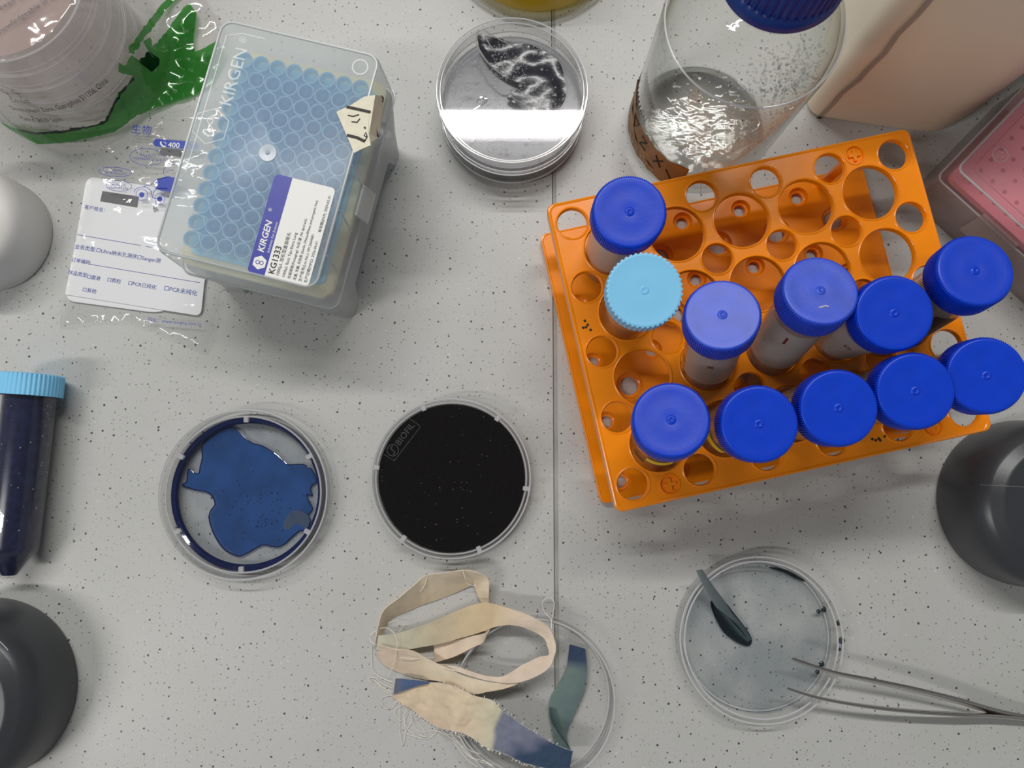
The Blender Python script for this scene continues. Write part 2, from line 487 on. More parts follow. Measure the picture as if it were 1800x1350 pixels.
M['ink_liquid'] = fluid('blue_dye_liquid', (0.42, 0.52, 0.72), 0, srgb(44, 80, 138), 55, 0.6, 0.97)
M['ring_liquid'] = fluid('dark_blue_dye_ring', (0.3, 0.38, 0.62), 0, srgb(16, 30, 80), 60, 0.78, 1.0)
M['grey_liquid'] = fluid('pale_grey_dye_liquid', (0.95, 0.965, 0.975), 0, srgb(112, 130, 138), 24, 0.0, 0.26)
M['stain'] = fluid('black_green_dye_stain', (0.45, 0.5, 0.54), 0, srgb(26, 36, 42), 60, 0.55, 1.0)
M['tube_dye'] = solid('navy_dye_filling', srgb(30, 34, 66), 0.25, 0.5, var=0.35, vscale=260)
M['pale_fill'] = clear('cloudy_sample', (0.82, 0.8, 0.78), 0.2, body=0.5, body_col=(0.62, 0.58, 0.56))
M['green_fill'] = solid('dark_green_sample', srgb(60, 78, 20), 0.3)
M['yellow_tag'] = solid('yellow_sticker', srgb(240, 200, 20), 0.5)
M['yellow_liquid'] = clear('yellow_liquid', srgb(246, 230, 120), 0.02, body=0.45, body_col=srgb(235, 212, 80), f0=0.04)
M['amber_tape'] = solid('brown_tape', srgb(146, 98, 36), 0.45, var=0.3, vscale=90, bump=0.3, bscale=300)
M['cream'] = solid('cream_plastic', srgb(243, 228, 203), 0.38, 0.4, sss=0.0)
M['grey_mark'] = solid('grey_scuff', srgb(176, 164, 152), 0.6)
M['dark'] = solid('dark_grey_plastic', srgb(56, 58, 62), 0.33, 0.5, bump=0.05, bscale=500)
M['white_plastic'] = solid('white_plastic', srgb(214, 211, 207), 0.4, 0.3)
M['pink'] = clear('pink_tinted_plastic', srgb(246, 226, 228), 0.15, body=0.36, body_col=srgb(240, 196, 202), f0=0.05)
M['pink_tip'] = solid('pink_tip_tray', srgb(240, 176, 188), 0.4)
M['smoke'] = clear('greyish_box_plastic', (0.92, 0.9, 0.89), 0.15, body=0.6, body_col=(0.74, 0.66, 0.64), f0=0.05)
M['steel'] = solid('brushed_steel', (0.66, 0.63, 0.6), 0.22, 0.5, metal=1.0, bump=0.1, bscale=900)
M['cloth'] = cloth('woven_cotton')
M['thread'] = solid('pale_thread', srgb(240, 234, 222), 0.8)
M['droplet'] = clear('water_droplet', (0.97, 0.97, 0.97), 0.02, body=0.5, body_col=(0.95, 0.95, 0.95), f0=0.12)
M['dust'] = solid('white_dust', (0.6, 0.6, 0.6), 0.8)
M['emboss'] = clear('embossed_plastic', (0.7, 0.7, 0.72), 0.1, body=0.25, body_col=(0.5, 0.5, 0.5), f0=0.1)

# ------------------------------------------------------------------ the setting
SX0, SX1 = 24.6, 27.4                   # the joint between the two bench panels
for nm, x0, x1, lab in (('worktop_panel', -1100, SX0, 'speckled pale grey worktop panel under the tip box and the blue dish'),
                        ('worktop_panel', SX1, 1100, 'speckled pale grey worktop panel under the orange rack')):
    m = MB(); m.box(x0, x1, -700, 900, -30, 0)
    single(m, nm, M['worktop'], lab, 'worktop', ((x0 + x1) / 2, 100, -30), smooth=False)
m = MB(); m.box(SX0, SX1, -700, 900, -30, -0.25)
jt = m.build('trim_1', M['joint'], None, off=(26, 100, -30), smooth=False); tag(jt, kind='structure')
m = MB(); m.box(SX0 - 0.1, SX0 + 0.45, -700, 900, -1.0, -0.12); m.build('seam_line', M['joint_dark'], jt, off=(26, 100, -30), smooth=False)
m = MB(); m.box(-2600, 2600, -2600, 2600, 2100, 2140)
tag(m.build('ceiling', M['ceiling'], None, off=(0, 0, 2100), smooth=False), kind='structure')

for i, (x, y, z, ln, w, pwr, colr) in enumerate(LAMPS):
    t = thing('ceiling_light', ['long white ceiling batten light beyond the bench', 'shorter white ceiling batten light behind the viewer'][i], 'ceiling light', (x * 1000, y * 1000, z * 1000), 'ceiling batten lights')
    m = MB(); m.box(x * 1000 - ln * 500, x * 1000 + ln * 500, y * 1000 - w * 600, y * 1000 + w * 600, z * 1000 + 25, 2100)
    m.build('housing', M['lamp_body'], t, smooth=False)
    ld = bpy.data.lights.new('batten_tube', 'AREA'); ld.shape = 'RECTANGLE'; ld.size = ln; ld.size_y = w; ld.energy = pwr; ld.color = colr
    lo = bpy.data.objects.new('batten_tube', ld); lo.location = (0, 0, 0.0); lo.parent = t; COL.objects.link(lo)

# ------------------------------------------------------------------ orange tube rack
H1 = 52.0
RA = math.radians(12.35)
E1, E2 = Vector((math.cos(RA), math.sin(RA), 0)), Vector((math.sin(RA), -math.cos(RA), 0))    # along a row, down the columns
_q = [at(*p, H1) for p in ((960, 358), (1597, 228), (1745, 755), (1083, 902))]
RC = sum(_q, Vector()) / 4; RC.z = 0
RW = ((_q[1] - _q[0]).length + (_q[2] - _q[3]).length) / 2
RL = ((_q[3] - _q[0]).length + (_q[2] - _q[1]).length) / 2
PU, PV = 36.65 * (CAM_H - H1) / 413.0, 36.5 * (CAM_H - H1) / 413.0
def rk(a, b, z=0.0): return RC + E1 * a + E2 * b + Vector((0, 0, z))
def big(c, r): return ((c - 2) * PU, (r - 1.5) * PV)
def small(c, r): return ((c - 2.5) * PU, (r - 2) * PV)
BIG = {(c, r): big(c, r) for c in range(5) for r in range(4)}
SMALL = {(c, r): small(c, r) for c in range(6) for r in range(5)}
PEGS = [(1.92 * PU, -2.12 * PV), (-1.92 * PU, -2.12 * PV), (-1.98 * PU, 2.12 * PV), (1.98 * PU, 2.12 * PV)]
rack = thing('tube_rack', 'bright orange plastic tube rack holding the capped tubes', 'tube rack', RC)
def to_rack(m):
    m.v = [rk(p.x, p.y, p.z) for p in m.v]
    m.f = [tuple(reversed(f)) for f in m.f]
    return m
def plate(w0, w1, l0, l1, z0, z1, holes, ch):
    m = MB()
    outer = rrect(w1 - w0, l1 - l0, 4.0, 5, ((w0 + w1) / 2, (l0 + l1) / 2))
    ins = rrect(w1 - w0 - 2 * ch, l1 - l0 - 2 * ch, 3.6, 5, ((w0 + w1) / 2, (l0 + l1) / 2))
    hl = [circ(c, r, 40 if r > 6 else 24) for c, r in holes]
    hb = [circ(c, r + ch, 40 if r > 6 else 24) for c, r in holes]
    m.poly(ins, hb, None, z1)
    k = MB(); k.poly(outer, hl, None, z0)
    m.add(k.v, [tuple(reversed(f)) for f in k.f])
    m.loft([[(*p, z0) for p in outer], [(*p, z1 - ch) for p in outer], [(*p, z1) for p in ins]])
    for a, b in zip(hl, hb):
        m.loft([[(*p, z1) for p in b], [(*p, z1 - ch) for p in a], [(*p, z0) for p in a]])
    return m
RB, RS = 14.85, 8.15
m = plate(-RW / 2, RW / 2, -RL / 2, RL / 2, H1 - 3.2, H1, [(p, RB) for p in BIG.values()] + [(p, RS) for p in SMALL.values()] + [(p, 4.6) for p in PEGS], 0.7)
top = to_rack(m).build('top_plate', M['orange'], rack, angle=50)
# raised lips round the holes and the outer edge
for dct, r in ((BIG, RB), (SMALL, RS)):
    for p in dct.values():
        m = MB(); m.lathe([(r + 0.25, H1 - 2.5), (r + 0.25, H1 + 0.15), (r + 0.6, H1 + 0.45), (r + 1.1, H1 + 0.3), (r + 1.6, H1 - 0.2)], 40, (p[0], p[1], 0))
        to_rack(m).build('hole_rim', M['orange'], top, off=RC)
m = MB(); m.loft([[(p[0], p[1], z) for p in rrect(RW - d, RL - d, 4, 5)] for d, z in ((0.2, H1 - 9), (-0.2, H1 - 1.2), (0.4, H1 + 0.2), (1.6, H1 + 0.5), (3.0, H1 + 0.3), (4.2, H1 - 0.2))])
to_rack(m).build('edge_rim', M['orange'], top, off=RC)
# lower plate with countersunk drain holes
def loc_(px, py, h):
    d_ = at(px, py, h) - RC; return d_.dot(E1), d_.dot(E2)
LW0, LW1 = loc_(1003, 650, 5)[0], loc_(1543, 392, 6)[0]
LL0, LL1 = (loc_(1004, 401, 6)[1] + loc_(1235, 352, 6)[1]) / 2, loc_(1057, 886, 6)[1]
lowh = [(p, 5.6) for p in BIG.values()] + [(p, 3.5) for p in SMALL.values() if LW0 + 7 < p[0] < LW1 - 7 and LL0 + 7 < p[1] < LL1 - 7]
m = plate(LW0, LW1, LL0, LL1, 2.0, 6.0, [(p, r + 2.0) for p, r in lowh], 0.5)
low = to_rack(m).build('bottom_plate', M['orange'], rack, angle=50)
for p, r in lowh:
    m = MB(); m.lathe([(r + 2.1, 5.6), (r + 1.2, 3.6), (r + 0.4, 3.2), (r, 2.9), (r, 0.3), (r + 1.0, 0.3)], 28, (p[0], p[1], 0))
    to_rack(m).build('drain_hole_rim', M['orange'], low, off=RC)
m = MB(); m.loft([[(p[0], p[1], z) for p in rrect(LW1 - LW0 + d, LL1 - LL0 + d, 4, 5, ((LW0 + LW1) / 2, (LL0 + LL1) / 2))] for d, z in ((0.0, 0.0), (0.4, 5.2), (0.0, 6.1), (-1.5, 6.3), (-2.6, 5.9))])
to_rack(m).build('edge_rim', M['orange'], low, off=RC)
for p in PEGS:
    m = MB(); m.lathe([(3.0, 4.5), (2.6, H1 - 2.0), (4.6, H1 - 1.5)], 20, (p[0], p[1], 0))
    m.lathe([(5.9, H1 - 0.1), (5.6, H1 + 0.5), (4.9, H1 + 0.5), (4.5, H1 - 0.9), (0.1, H1 - 0.9)], 28, (p[0], p[1], 0))
    post = to_rack(m).build('post', M['orange'], rack)
    m = MB()
    m.box(p[0] - 3.4, p[0] + 3.4, p[1] - 0.9, p[1] + 0.9, H1 - 1.0, H1 + 0.35)
    m.box(p[0] - 0.9, p[0] + 0.9, p[1] - 3.4, p[1] + 3.4, H1 - 1.0, H1 + 0.33)
    to_rack(m).build('cross_peg', M['orange'], post, off=RC, smooth=False)
# small black ink marks on the rack
for cx, cy in ((1031, 573), (1543, 771)):
    m = MB()
    for dx, dy in ((-3, -9), (2, -2), (-1, 2), (7, 7), (-6, 3)) if cx < 1200 else ((-10, 1), (-4, 3), (1, 0), (4, 3), (12, -4)):
        c = at(cx + dx, cy + dy, H1); m.lathe([(0.75, 0.25), (0.6, 0.4), (0.05, 0.4)], 8, (c.x, c.y, H1))
    m.build('ink_mark', M['marker'], top, off=RC, label='black ink specks')

# ------------------------------------------------------------------ capped tubes
def cap_mesh(ridges, r, h, depth, coarse=False):
    m = MB()
    per = 4
    n = ridges * per
    def ring(rr, z, d):
        out = []
        for i in range(n):
            k = i % per
            q = rr - (d if k in (2, 3) else 0.0)
            a = 2 * math.pi * (i + (0.0 if not coarse else 0.0)) / n
            out.append((q * math.cos(a), q * math.sin(a), z))
        return out
    ch = 1.0
    loops = [ring(r - 1.6, 0.0, 0), ring(r - 0.1, 0.0, depth * 0.4), ring(r, 0.5, depth), ring(r, h - ch - 0.5, depth)]
    if coarse:
        loops += [ring(r - 0.1, h - 0.35, depth * 1.3), ring(r - 1.0, h, depth * 0.9), ring(r - 1.7, h - 0.05, 0.0)]
    else:
        loops += [ring(r - 0.35, h - ch, depth * 0.7), ring(r - 0.6, h - ch + 0.1, 0.0), ring(r - 0.75, h - 0.35, 0), ring(r - 1.15, h - 0.05, 0), ring(r - 1.7, h, 0)]
    loops += [ring(q, z, 0) for q, z in ((r * 0.75, h - 0.18), (r * 0.5, h - 0.28), (r * 0.36, h - 0.22), (r * 0.2, h - 0.25), (2.2, h - 0.3), (1.7, h + 0.12), (1.25, h + 0.15), (0.9, h - 0.2), (0.4, h - 0.25), (0.25, h + 0.05), (0.05, h + 0.05))]
    m.loft(loops)
    return m
TUBE_L = 103.0
def tube_shell():
    m = MB()
    m.lathe([(0.05, 0.0), (3.6, 0.0), (4.2, 0.7), (12.9, 14.5), (13.6, 17.0), (14.1, TUBE_L - 4), (14.15, TUBE_L + 6), (13.1, TUBE_L + 6), (13.0, 17.3), (12.3, 15.0), (3.9, 1.4), (0.05, 1.2)], 48)
    return m
def make_tube(kind):
    t = thing('centrifuge_tube', 'x', 'centrifuge tube', (0, 0, 0))
    tube_shell().build('tube_body', M['tube'], t)
    m = cap_mesh(100, 17.2, 13.5, 0.55) if kind == 'blue' else cap_mesh(46, 17.3, 12.5, 0.5, True)
    m.v = [p + Vector((0, 0, TUBE_L)) for p in m.v]
    m.build('cap', M['blue'] if kind == 'blue' else M['sky'], t, angle=40)
    return t
protos = {'blue': None, 'sky': None}
CAPS = [  # column, row, cap centre px, kind, label
    (0, 0, (1107, 372), 'blue', 'blue-capped tube in the top left corner of the orange rack'),
    (0, 1, (1133, 510), 'sky', 'upright tube with a light blue ridged cap in the orange rack'),
    (1, 2, (1270, 553), 'blue', 'blue-capped tube with a dark red cross on its frosted patch'),
    (2, 2, (1443, 510), 'blue', 'leaning blue-capped tube with a red dash on its white patch and whitish painted-sheen cap'),
    (3, 2, (1573, 550), 'blue', 'blue-capped tube with a dark red loop drawn on its patch'),
    (4, 2, (1715, 475), 'blue', 'blue-capped tube leaning right towards the pink box, dark green contents'),
    (0, 3, (1180, 738), 'blue', 'blue-capped tube at the bottom left of the orange rack with a yellow sticker'),
    (1, 3, (1335, 745), 'blue', 'second blue-capped tube from the left in the front row of the rack'),
    (2, 3, (1475, 717), 'blue', 'middle blue-capped tube of the five in the front row'),
    (3, 3, (1610, 687), 'blue', 'fourth blue-capped tube from the left in the front row of the rack'),
    (4, 3, (1735, 660), 'blue', 'rightmost blue-capped tube of the front row, beside the dark dome'),
]
TUBES = {}
for c, r, cp, kind, lab in CAPS:
    if protos[kind] is None:
        t = protos[kind] = make_tube(kind)
    else:
        t = copy_tree(protos[kind])
    a, b = BIG[(c, r)]
    p1 = rk(a, b, H1 - 1.5)
    Lc = TUBE_L + (13.5 if kind == 'blue' else 12.5)
    ztop = 117.0
    for _ in range(4):                      # the axis runs through the rack hole up to the centre of the cap
        p2 = at(*cp, ztop)
        d = (p2 - p1).normalized()
        tip = p2 - d * Lc
        ax0 = rk(a, b); off_ = math.hypot(tip.x - ax0.x, tip.y - ax0.y)
        ztop += ((2.6 if off_ < 2.0 else 6.4) + 4.0 * math.hypot(d.x, d.y)) - tip.z
    t.location = tip * S
    q = Vector((0, 0, 1)).rotation_difference(d)
    t.rotation_mode = 'QUATERNION'; t.rotation_quaternion = q
    t['off'] = [0, 0, 0]
    t['label'] = lab; t['group'] = 'tubes standing in the orange rack'
    TUBES[(c, r)] = (t, q)
def patch(t, q, z0, z1, world_ang, span, mat, name='label_patch', rad=14.3):
    """a curved label on the tube's wall that faces the given bench direction"""
    m = MB(); a = math.radians(world_ang)
    m.lathe([(rad, z0), (rad, z1)], 16, (0, 0, 0), a0=a - math.radians(span) / 2, a1=a + math.radians(span) / 2)
    return m.build(name, mat, t, off=(0, 0, 0))
def wall_text(t, body, size, z, ang, mat, rad=14.45, bold=0.05):
    a = math.radians(ang); n = Vector((math.cos(a), math.sin(a), 0)); ex = Vector((-n.y, n.x, 0))
    m = text(body, size, n * rad + Vector((0, 0, z)), ex, mat, t, 'handwriting', ey=(0, 0, 1), align='CENTER', bold=bold)
for key, ang, span in (((0, 0), 235, 110), ((1, 2), 262, 120), ((2, 2), 240, 130), ((3, 2), 240, 120)):
    t, q = TUBES[key]
    patch(t, q, 52, 94, ang, span, M['frosted_patch'])
wall_text(TUBES[(1, 2)][0], 'x', 8, 80, 258, M['red_ink'])
wall_text(TUBES[(2, 2)][0], '|', 7, 84, 238, M['red_ink'], bold=0.35)
wall_text(TUBES[(3, 2)][0], 'o', 8, 80, 232, M['red_ink'])
for key, ang, mk in (((0, 3), 262, 'yellow_tag'), ((1, 3), 215, 'yellow_tag')):
    t, q = TUBES[key]
    patch(t, q, 66, 76, ang, 55, M[mk], 'yellow_sticker')
    patch(t, q, 54, 64, ang - 45, 30, M['ink_black'], 'printed_mark')
t, q = TUBES[(4, 2)]
patch(t, q, 56, 90, 265, 40, M['ink_black'], 'printed_mark')
for key, z1, mk in (((4, 2), 70, 'green_fill'), ((0, 0), 64, 'pale_fill'), ((0, 1), 78, 'pale_fill'), ((1, 2), 74, 'pale_fill'), ((2, 2), 82, 'pale_fill'), ((3, 2), 76, 'pale_fill'),
                    ((0, 3), 60, 'pale_fill'), ((1, 3), 70, 'pale_fill'), ((2, 3), 66, 'pale_fill'), ((3, 3), 66, 'pale_fill'), ((4, 3), 72, 'pale_fill')):
    t, q = TUBES[key]
    m = MB(); m.lathe([(0.05, 1.6), (3.5, 1.8), (12.0, 15.2), (12.7, 17.6), (12.9, z1), (0.05, z1)], 40)
    m.build('sample', M[mk], t, off=(0, 0, 0))
for key in ((2, 2), (1, 2)):               # two caps with their whitish sheen painted in
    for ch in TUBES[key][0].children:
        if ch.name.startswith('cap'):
            ch.data = ch.data.copy(); ch.data.materials[0] = M['blue_sheen']
m = MB(); m.tube([(-2.0, -8.6, 13.5 + TUBE_L - 0.1), (1.2, -7.6, 13.5 + TUBE_L - 0.1), (2.4, -8.1, 13.5 + TUBE_L - 0.1)], 0.35, 5)
m.build('scuff', M['dust'], TUBES[(2, 2)][0], off=(0, 0, 0))

# tube of dark dye lying on the bench at the left
tc0 = at(53, 678, 17.4)
lt = thing('centrifuge_tube', 'tube full of dark blue dye lying on the bench, light blue cap', 'centrifuge tube', (0, 0, 0))
sh = tube_shell(); sh.build('tube_body', M['clear'], lt)
m = MB(); m.lathe([(0.05, 1.4), (3.8, 1.6), (12.2, 15.2), (12.9, 17.5), (13.0, TUBE_L + 3), (0.05, TUBE_L + 3)], 40); m.build('dye_filling', M['tube_dye'], lt)
cp = [c for c in TUBES[(0, 1)][0].children if c.name.startswith('cap')][0]
c2 = cp.copy(); COL.objects.link(c2); c2.parent = lt
m = MB(); m.lathe([(14.3, 30), (14.3, 88)], 10, a0=math.radians(62), a1=math.radians(66)); m.build('printed_mark', M['white'], lt)
m = MB()
rnd = random.Random(5)
for _ in range(90):                        # bubbles clinging inside the wall
    a = rnd.uniform(0, 2 * math.pi); z = rnd.uniform(25, 100); rr = rnd.uniform(0.15, 0.4)
    c = Vector((13.55 * math.cos(a), 13.55 * math.sin(a), z))
    m.add([c + Vector(v) * rr for v in ((1, 0, 0), (-1, 0, 0), (0, 1, 0), (0, -1, 0), (0, 0, 1), (0, 0, -1))], [(0, 2, 4), (2, 1, 4), (1, 3, 4), (3, 0, 4), (2, 0, 5), (1, 2, 5), (3, 1, 5), (0, 3, 5)])
tag(m.build('bubbles', M['dust'], lt), kind='stuff')
tb = at(15, 1005, 17.4)
ax = (Vector((tc0.x, tc0.y, 17.4)) - Vector((tb.x, tb.y, 16.9))).normalized()
pc = Vector((tc0.x, tc0.y, 17.4))
lt.rotation_mode = 'QUATERNION'; lt.rotation_quaternion = Vector((0, 0, 1)).rotation_difference(ax)
lt.location = (pc - ax * (TUBE_L + 6)) * S

# ------------------------------------------------------------------ pipette tip boxes
TB = at(0, 0, 0)
bc = Vector((-121.9, 153.9, 0)); BA = math.radians(-13.9)
bu, bw = Vector((math.cos(BA), math.sin(BA), 0)), Vector((-math.sin(BA), math.cos(BA), 0))
def bx(u, w, z): return bc + bu * u + bw * w + Vector((0, 0, z))
def rloop(w, l, r, z, f, du=0.0, dw=0.0): return [f(p[0] + du, p[1] + dw, z) for p in rrect(w, l, r, 6)]
box = thing('tip_box', 'frosted pipette tip box full of blue tips with a white and blue sticker', 'tip box', bc)
LT = 88.0
m = MB()
m.loft([rloop(87.5, 128.5, 6, 50, bx), rloop(87.0, 128, 6, 52, bx), rloop(84.5, 125.5, 6, LT - 3, bx), rloop(83.2, 124.2, 6, LT - 0.6, bx), rloop(81.5, 122.5, 5.5, LT, bx)], cap1=True)
lid = m.build('lid', M['pp'], box, angle=40)
m = MB(); m.tube([p for p in rloop(82.2, 123.2, 6, LT + 0.1, bx)], 0.75, 6, closed=True); m.build('top_rim', M['pp_rim'], lid, off=bc)
m = MB(); m.tube([p for p in rloop(87.8, 128.8, 6, 50.3, bx)], 0.55, 6, closed=True); m.build('bottom_rim', M['pp_rim'], lid, off=bc)
for w in (-46, -22, 2, 26):                # stiffening ribs on the right skirt
    m = MB(); a, b, c, d = bx(41.5, w, LT), bx(43.6, w + 1, 53), bx(42.2, w + 1, 53), bx(40.4, w, LT)
    m.tube([bx(41.9, w + 2, LT - 1), bx(43.5, w - 1, 62)], 0.45, 5)
    m.build('rib', M['pp_rim'], lid, off=bc)
m = MB(); p0 = at(471, 269, LT); m.lathe([(5.0, -0.1), (4.4, 0.6), (1.2, 0.5), (0.8, 1.0), (0.05, 1.1)], 28, p0); m.build('gate_nub', M['pp_rim'], lid, off=bc)
# embossed panel frame, logo and lettering on the lid
emb = MB(); stroke(emb, [bx(-37.5, -20, LT), bx(-37.5, 54, LT), bx(-30, 57, LT), bx(-18, 57, LT)], 0.5, off=0.15)
hexc = bx(-32, 6, LT)
emb2 = [hexc + bu * (9.5 * math.cos(math.pi / 6 + k * math.pi / 3)) + bw * (9.5 * math.sin(math.pi / 6 + k * math.pi / 3)) for k in range(7)]
stroke(emb, emb2, 0.5, off=0.15)
stroke(emb, [hexc + bu * (2.4 * math.sin(2 * a) ) + bw * (-6 + 12 * a / math.pi) for a in [math.pi * i / 16 for i in range(17)]], 0.5, off=0.15)
emb.build('embossed_outline', M['pp_relief'], lid, off=bc)
text('KIRGEN', 9.0, bx(-25, 18, LT + 0.15), bw, M['pp_relief'], lid, 'embossed_text', bold=0.02)
text('®', 5.0, bx(-27, 52, LT + 0.15), bw, M['pp_relief'], lid, 'embossed_text')
c = bx(33, 54, LT + 0.2); m = MB(); m.lathe([(4.2, 0), (4.2, 0.3), (3.5, 0.3), (3.5, 0)], 24, c); m.build('embossed_mark', M['pp_relief'], lid, off=bc)
# latch
lp = bx(44.2, -6, 55)
m = MB()
m.add([bx(u, w, z) for u, w, z in ((43.8, 2, 66), (43.8, -15, 66), (47.6, -15, 54), (47.6, 2, 54), (45.0, 2, 66), (45.0, -15, 66), (49, -15, 54), (49, 2, 54))],
      [(0, 1, 2, 3), (7, 6, 5, 4), (0, 3, 7, 4), (1, 5, 6, 2), (3, 2, 6, 7), (0, 4, 5, 1)])
m.build('latch', M['pp_rim'], box, angle=20)
m = MB(); m.add([bx(u, w, z) for u, w, z in ((44.2, -3.5, 68), (44.2, -9.5, 68), (46.2, -9.5, 62), (46.2, -3.5, 62))], [(0, 1, 2, 3)])
m.add([bx(-60, 2, 60) * 0 + bx(u, w, z) for u, w, z in ((44.4, -3.5, 68.2), (44.4, -9.5, 68.2), (46.5, -9.5, 62.2), (46.5, -3.5, 62.2))], [(3, 2, 1, 0)])
# base with four flared legs
m = MB()
def leg_z(i, n):                                   # the foot edge: down at the corners, cut out in between
    return 0
bot = []
prof = rrect(84, 112, 7, 8)
def base_loop(w, l, z, cut=0.0):
    out = []
    for p in rrect_dense(w, l, 7):
        corner = min(1.0, max(0.0, (abs(p[0]) / (w / 2) - 0.52) / 0.1)) * min(1.0, max(0.0, (abs(p[1]) / (l / 2) - 0.66) / 0.08))
        out.append(bx(p[0], p[1] - 4.0 * (1 - z / 52), z + (cut * (1 - corner))))
    return out
def rrect_dense(w, l, r):
    base = rrect(w, l, r, 5); out = []
    n = len(base)
    for i in range(n):
        a, b = Vector(base[i]), Vector(base[(i + 1) % n])
        k = max(1, int((b - a).length / 3))
        out += [a.lerp(b, j / k) for j in range(k)]
    return out
nn = len(rrect_dense(86, 126, 7))
def res(lp, n):
    return lp if len(lp) == n else [lp[int(i * len(lp) / n)] for i in range(n)]
outl = [base_loop(86, 126, 51), base_loop(86, 126, 40), ]
W0 = rrect_dense(86, 126, 7)
def bl(kw, kl, z, cut):
    out = []
    for p in W0:
        cr = min(1.0, max(0.0, (abs(p.x) / 43 - 0.5) / 0.12)) * min(1.0, max(0.0, (abs(p.y) / 63 - 0.68) / 0.1))
        out.append(bx(p.x * kw, p.y * kl - 5.0 * (1 - z / 52), z + cut * (1 - cr)))
    return out
m.loft([bl(1.0, 1.0, 51, 0), bl(0.99, 0.985, 40, 0), bl(0.975, 0.93, 21, 0), bl(0.98, 0.89, 0, 20.5)])
m.build('base', M['pp_base'], box, angle=60)
m = MB(); m.loft([[bx(p.x * s, p.y * s * 0.95 - 3, z) for p in W0] for s, z in ((0.96, 24), (0.95, 21))], cap1=True)
m.build('base_floor', M['pp_base'], box)
m = MB(); m.loft([[bx(p.x * s, p.y * s, z) for p in W0] for s, z in ((0.97, 56), (0.97, 60.5), (0.955, 61))], cap1=True)
m.build('insert_tray', M['insert'], box)
m = MB(); m.loft([[bx(p[0], p[1], z) for p in rrect(74, 110, 4, 5)] for z in (60.8, 62.0)], cap1=True)
m.build('tip_plate', solid('blue_tip_plate', srgb(150, 216, 242), 0.5), box)
# sticker
def dd(p): return Vector(p)
lab = [at(435, 477, LT + 0.35), at(483, 306, LT + 0.35), at(591.5, 330, LT + 0.35), at(541, 504, LT + 0.35)]   # BL TL TR BR in the photo
lex = ((lab[1] - lab[0]) + (lab[2] - lab[3])).normalized(); ley = Vector((-lex.y, lex.x, 0))
lorg = (lab[3] + lab[2]) / 2 - lex * ((lab[2] - lab[3]).length / 2)
LLn = ((lab[1] - lab[0]).length + (lab[2] - lab[3]).length) / 2; LWd = ((lab[1] - lab[2]).length + (lab[0] - lab[3]).length) / 2
def lb(fx, fy, z=0.0): return lorg + lex * (fx * LLn) + ley * (fy * LWd) + Vector((0, 0, z))
m = MB(); m.loft([[lb(p[0] / LLn, p[1] / LWd, z) for p in rrect(LLn, LWd, 2.2, 5, (LLn / 2, LWd / 2))] for z in (-0.2, 0.05)], cap1=True)
st = m.build('sticker', M['white'], box, smooth=False, label='white and blue product sticker')
band = [p for p in rrect(LLn, LWd, 2.2, 5, (LLn / 2, LWd / 2))]
band = [(p[0], max(p[1], LWd * 0.715)) for p in band]
m = MB(); m.loft([[lb(p[0] / LLn, p[1] / LWd, z) for p in band] for z in (0.0, 0.12)], cap1=True)
m.build('blue_band', M['royal'], st, off=bc, smooth=False)
Z = 0.2
text('KIRGEN', 4.6, lb(0.215, 0.83, Z), lex, M['white'], st, bold=0.10, shear=0.18)
text('®', 2.4, lb(0.625, 0.89, Z), lex, M['white'], st)
text('Solutions For Science', 1.85, lb(0.225, 0.74, Z), lex, M['white'], st, shear=0.15)
hx = lb(0.115, 0.845, Z)
m = MB(); m.add([hx + lex * (3.6 * math.cos(k * math.pi / 3)) + ley * (3.6 * math.sin(k * math.pi / 3)) for k in range(6)], [(0, 1, 2, 3, 4, 5)]); m.build('hexagon_logo', M['white'], st, off=bc, smooth=False)
m = MB(); stroke(m, [hx + lex * (1.0 * math.sin(a * 2) ) + ley * (-2 + 4 * a / math.pi) + Vector((0, 0, .05)) for a in [math.pi * i / 14 for i in range(15)]], 0.35)
stroke(m, [hx + lex * (-1.0 * math.sin(a * 2)) + ley * (-2 + 4 * a / math.pi) + Vector((0, 0, .07)) for a in [math.pi * i / 14 for i in range(15)]], 0.35)
m.build('logo_curl', M['royal'], st, off=bc, smooth=False)
text('KG1333', 4.3, lb(0.035, 0.575, Z), lex, M['ink_black'], st, bold=0.06)
text('1000μL 加长型盒装吸头', 2.2, lb(0.03, 0.495, Z), lex, M['ink_black'], st)
text('1000μL Rack Tips Extra Long', 1.95, lb(0.03, 0.40, Z), lex, M['ink_black'], st)
text('包装规格(Packaging): 96支/盒 (96 tips/rack)', 1.75, lb(0.03, 0.31, Z), lex, M['ink_black'], st)
text('无菌, 无酶, 无热原 (Sterile, DNase/RNase and pyrogenic free)', 1.68, lb(0.03, 0.22, Z), lex, M['ink_black'], st, spacing=0.97)
text('生产批号(Lot No.): 0912604081', 1.85, lb(0.03, 0.13, Z), lex, M['ink_black'], st)
text('生产日期(MFG): 2026-04-01', 1.85, lb(0.03, 0.04, Z), lex, M['ink_black'], st)
text('有效期(EXP): 2029-03-31', 1.85, lb(0.54, 0.04, Z), lex, M['ink_black'], st)
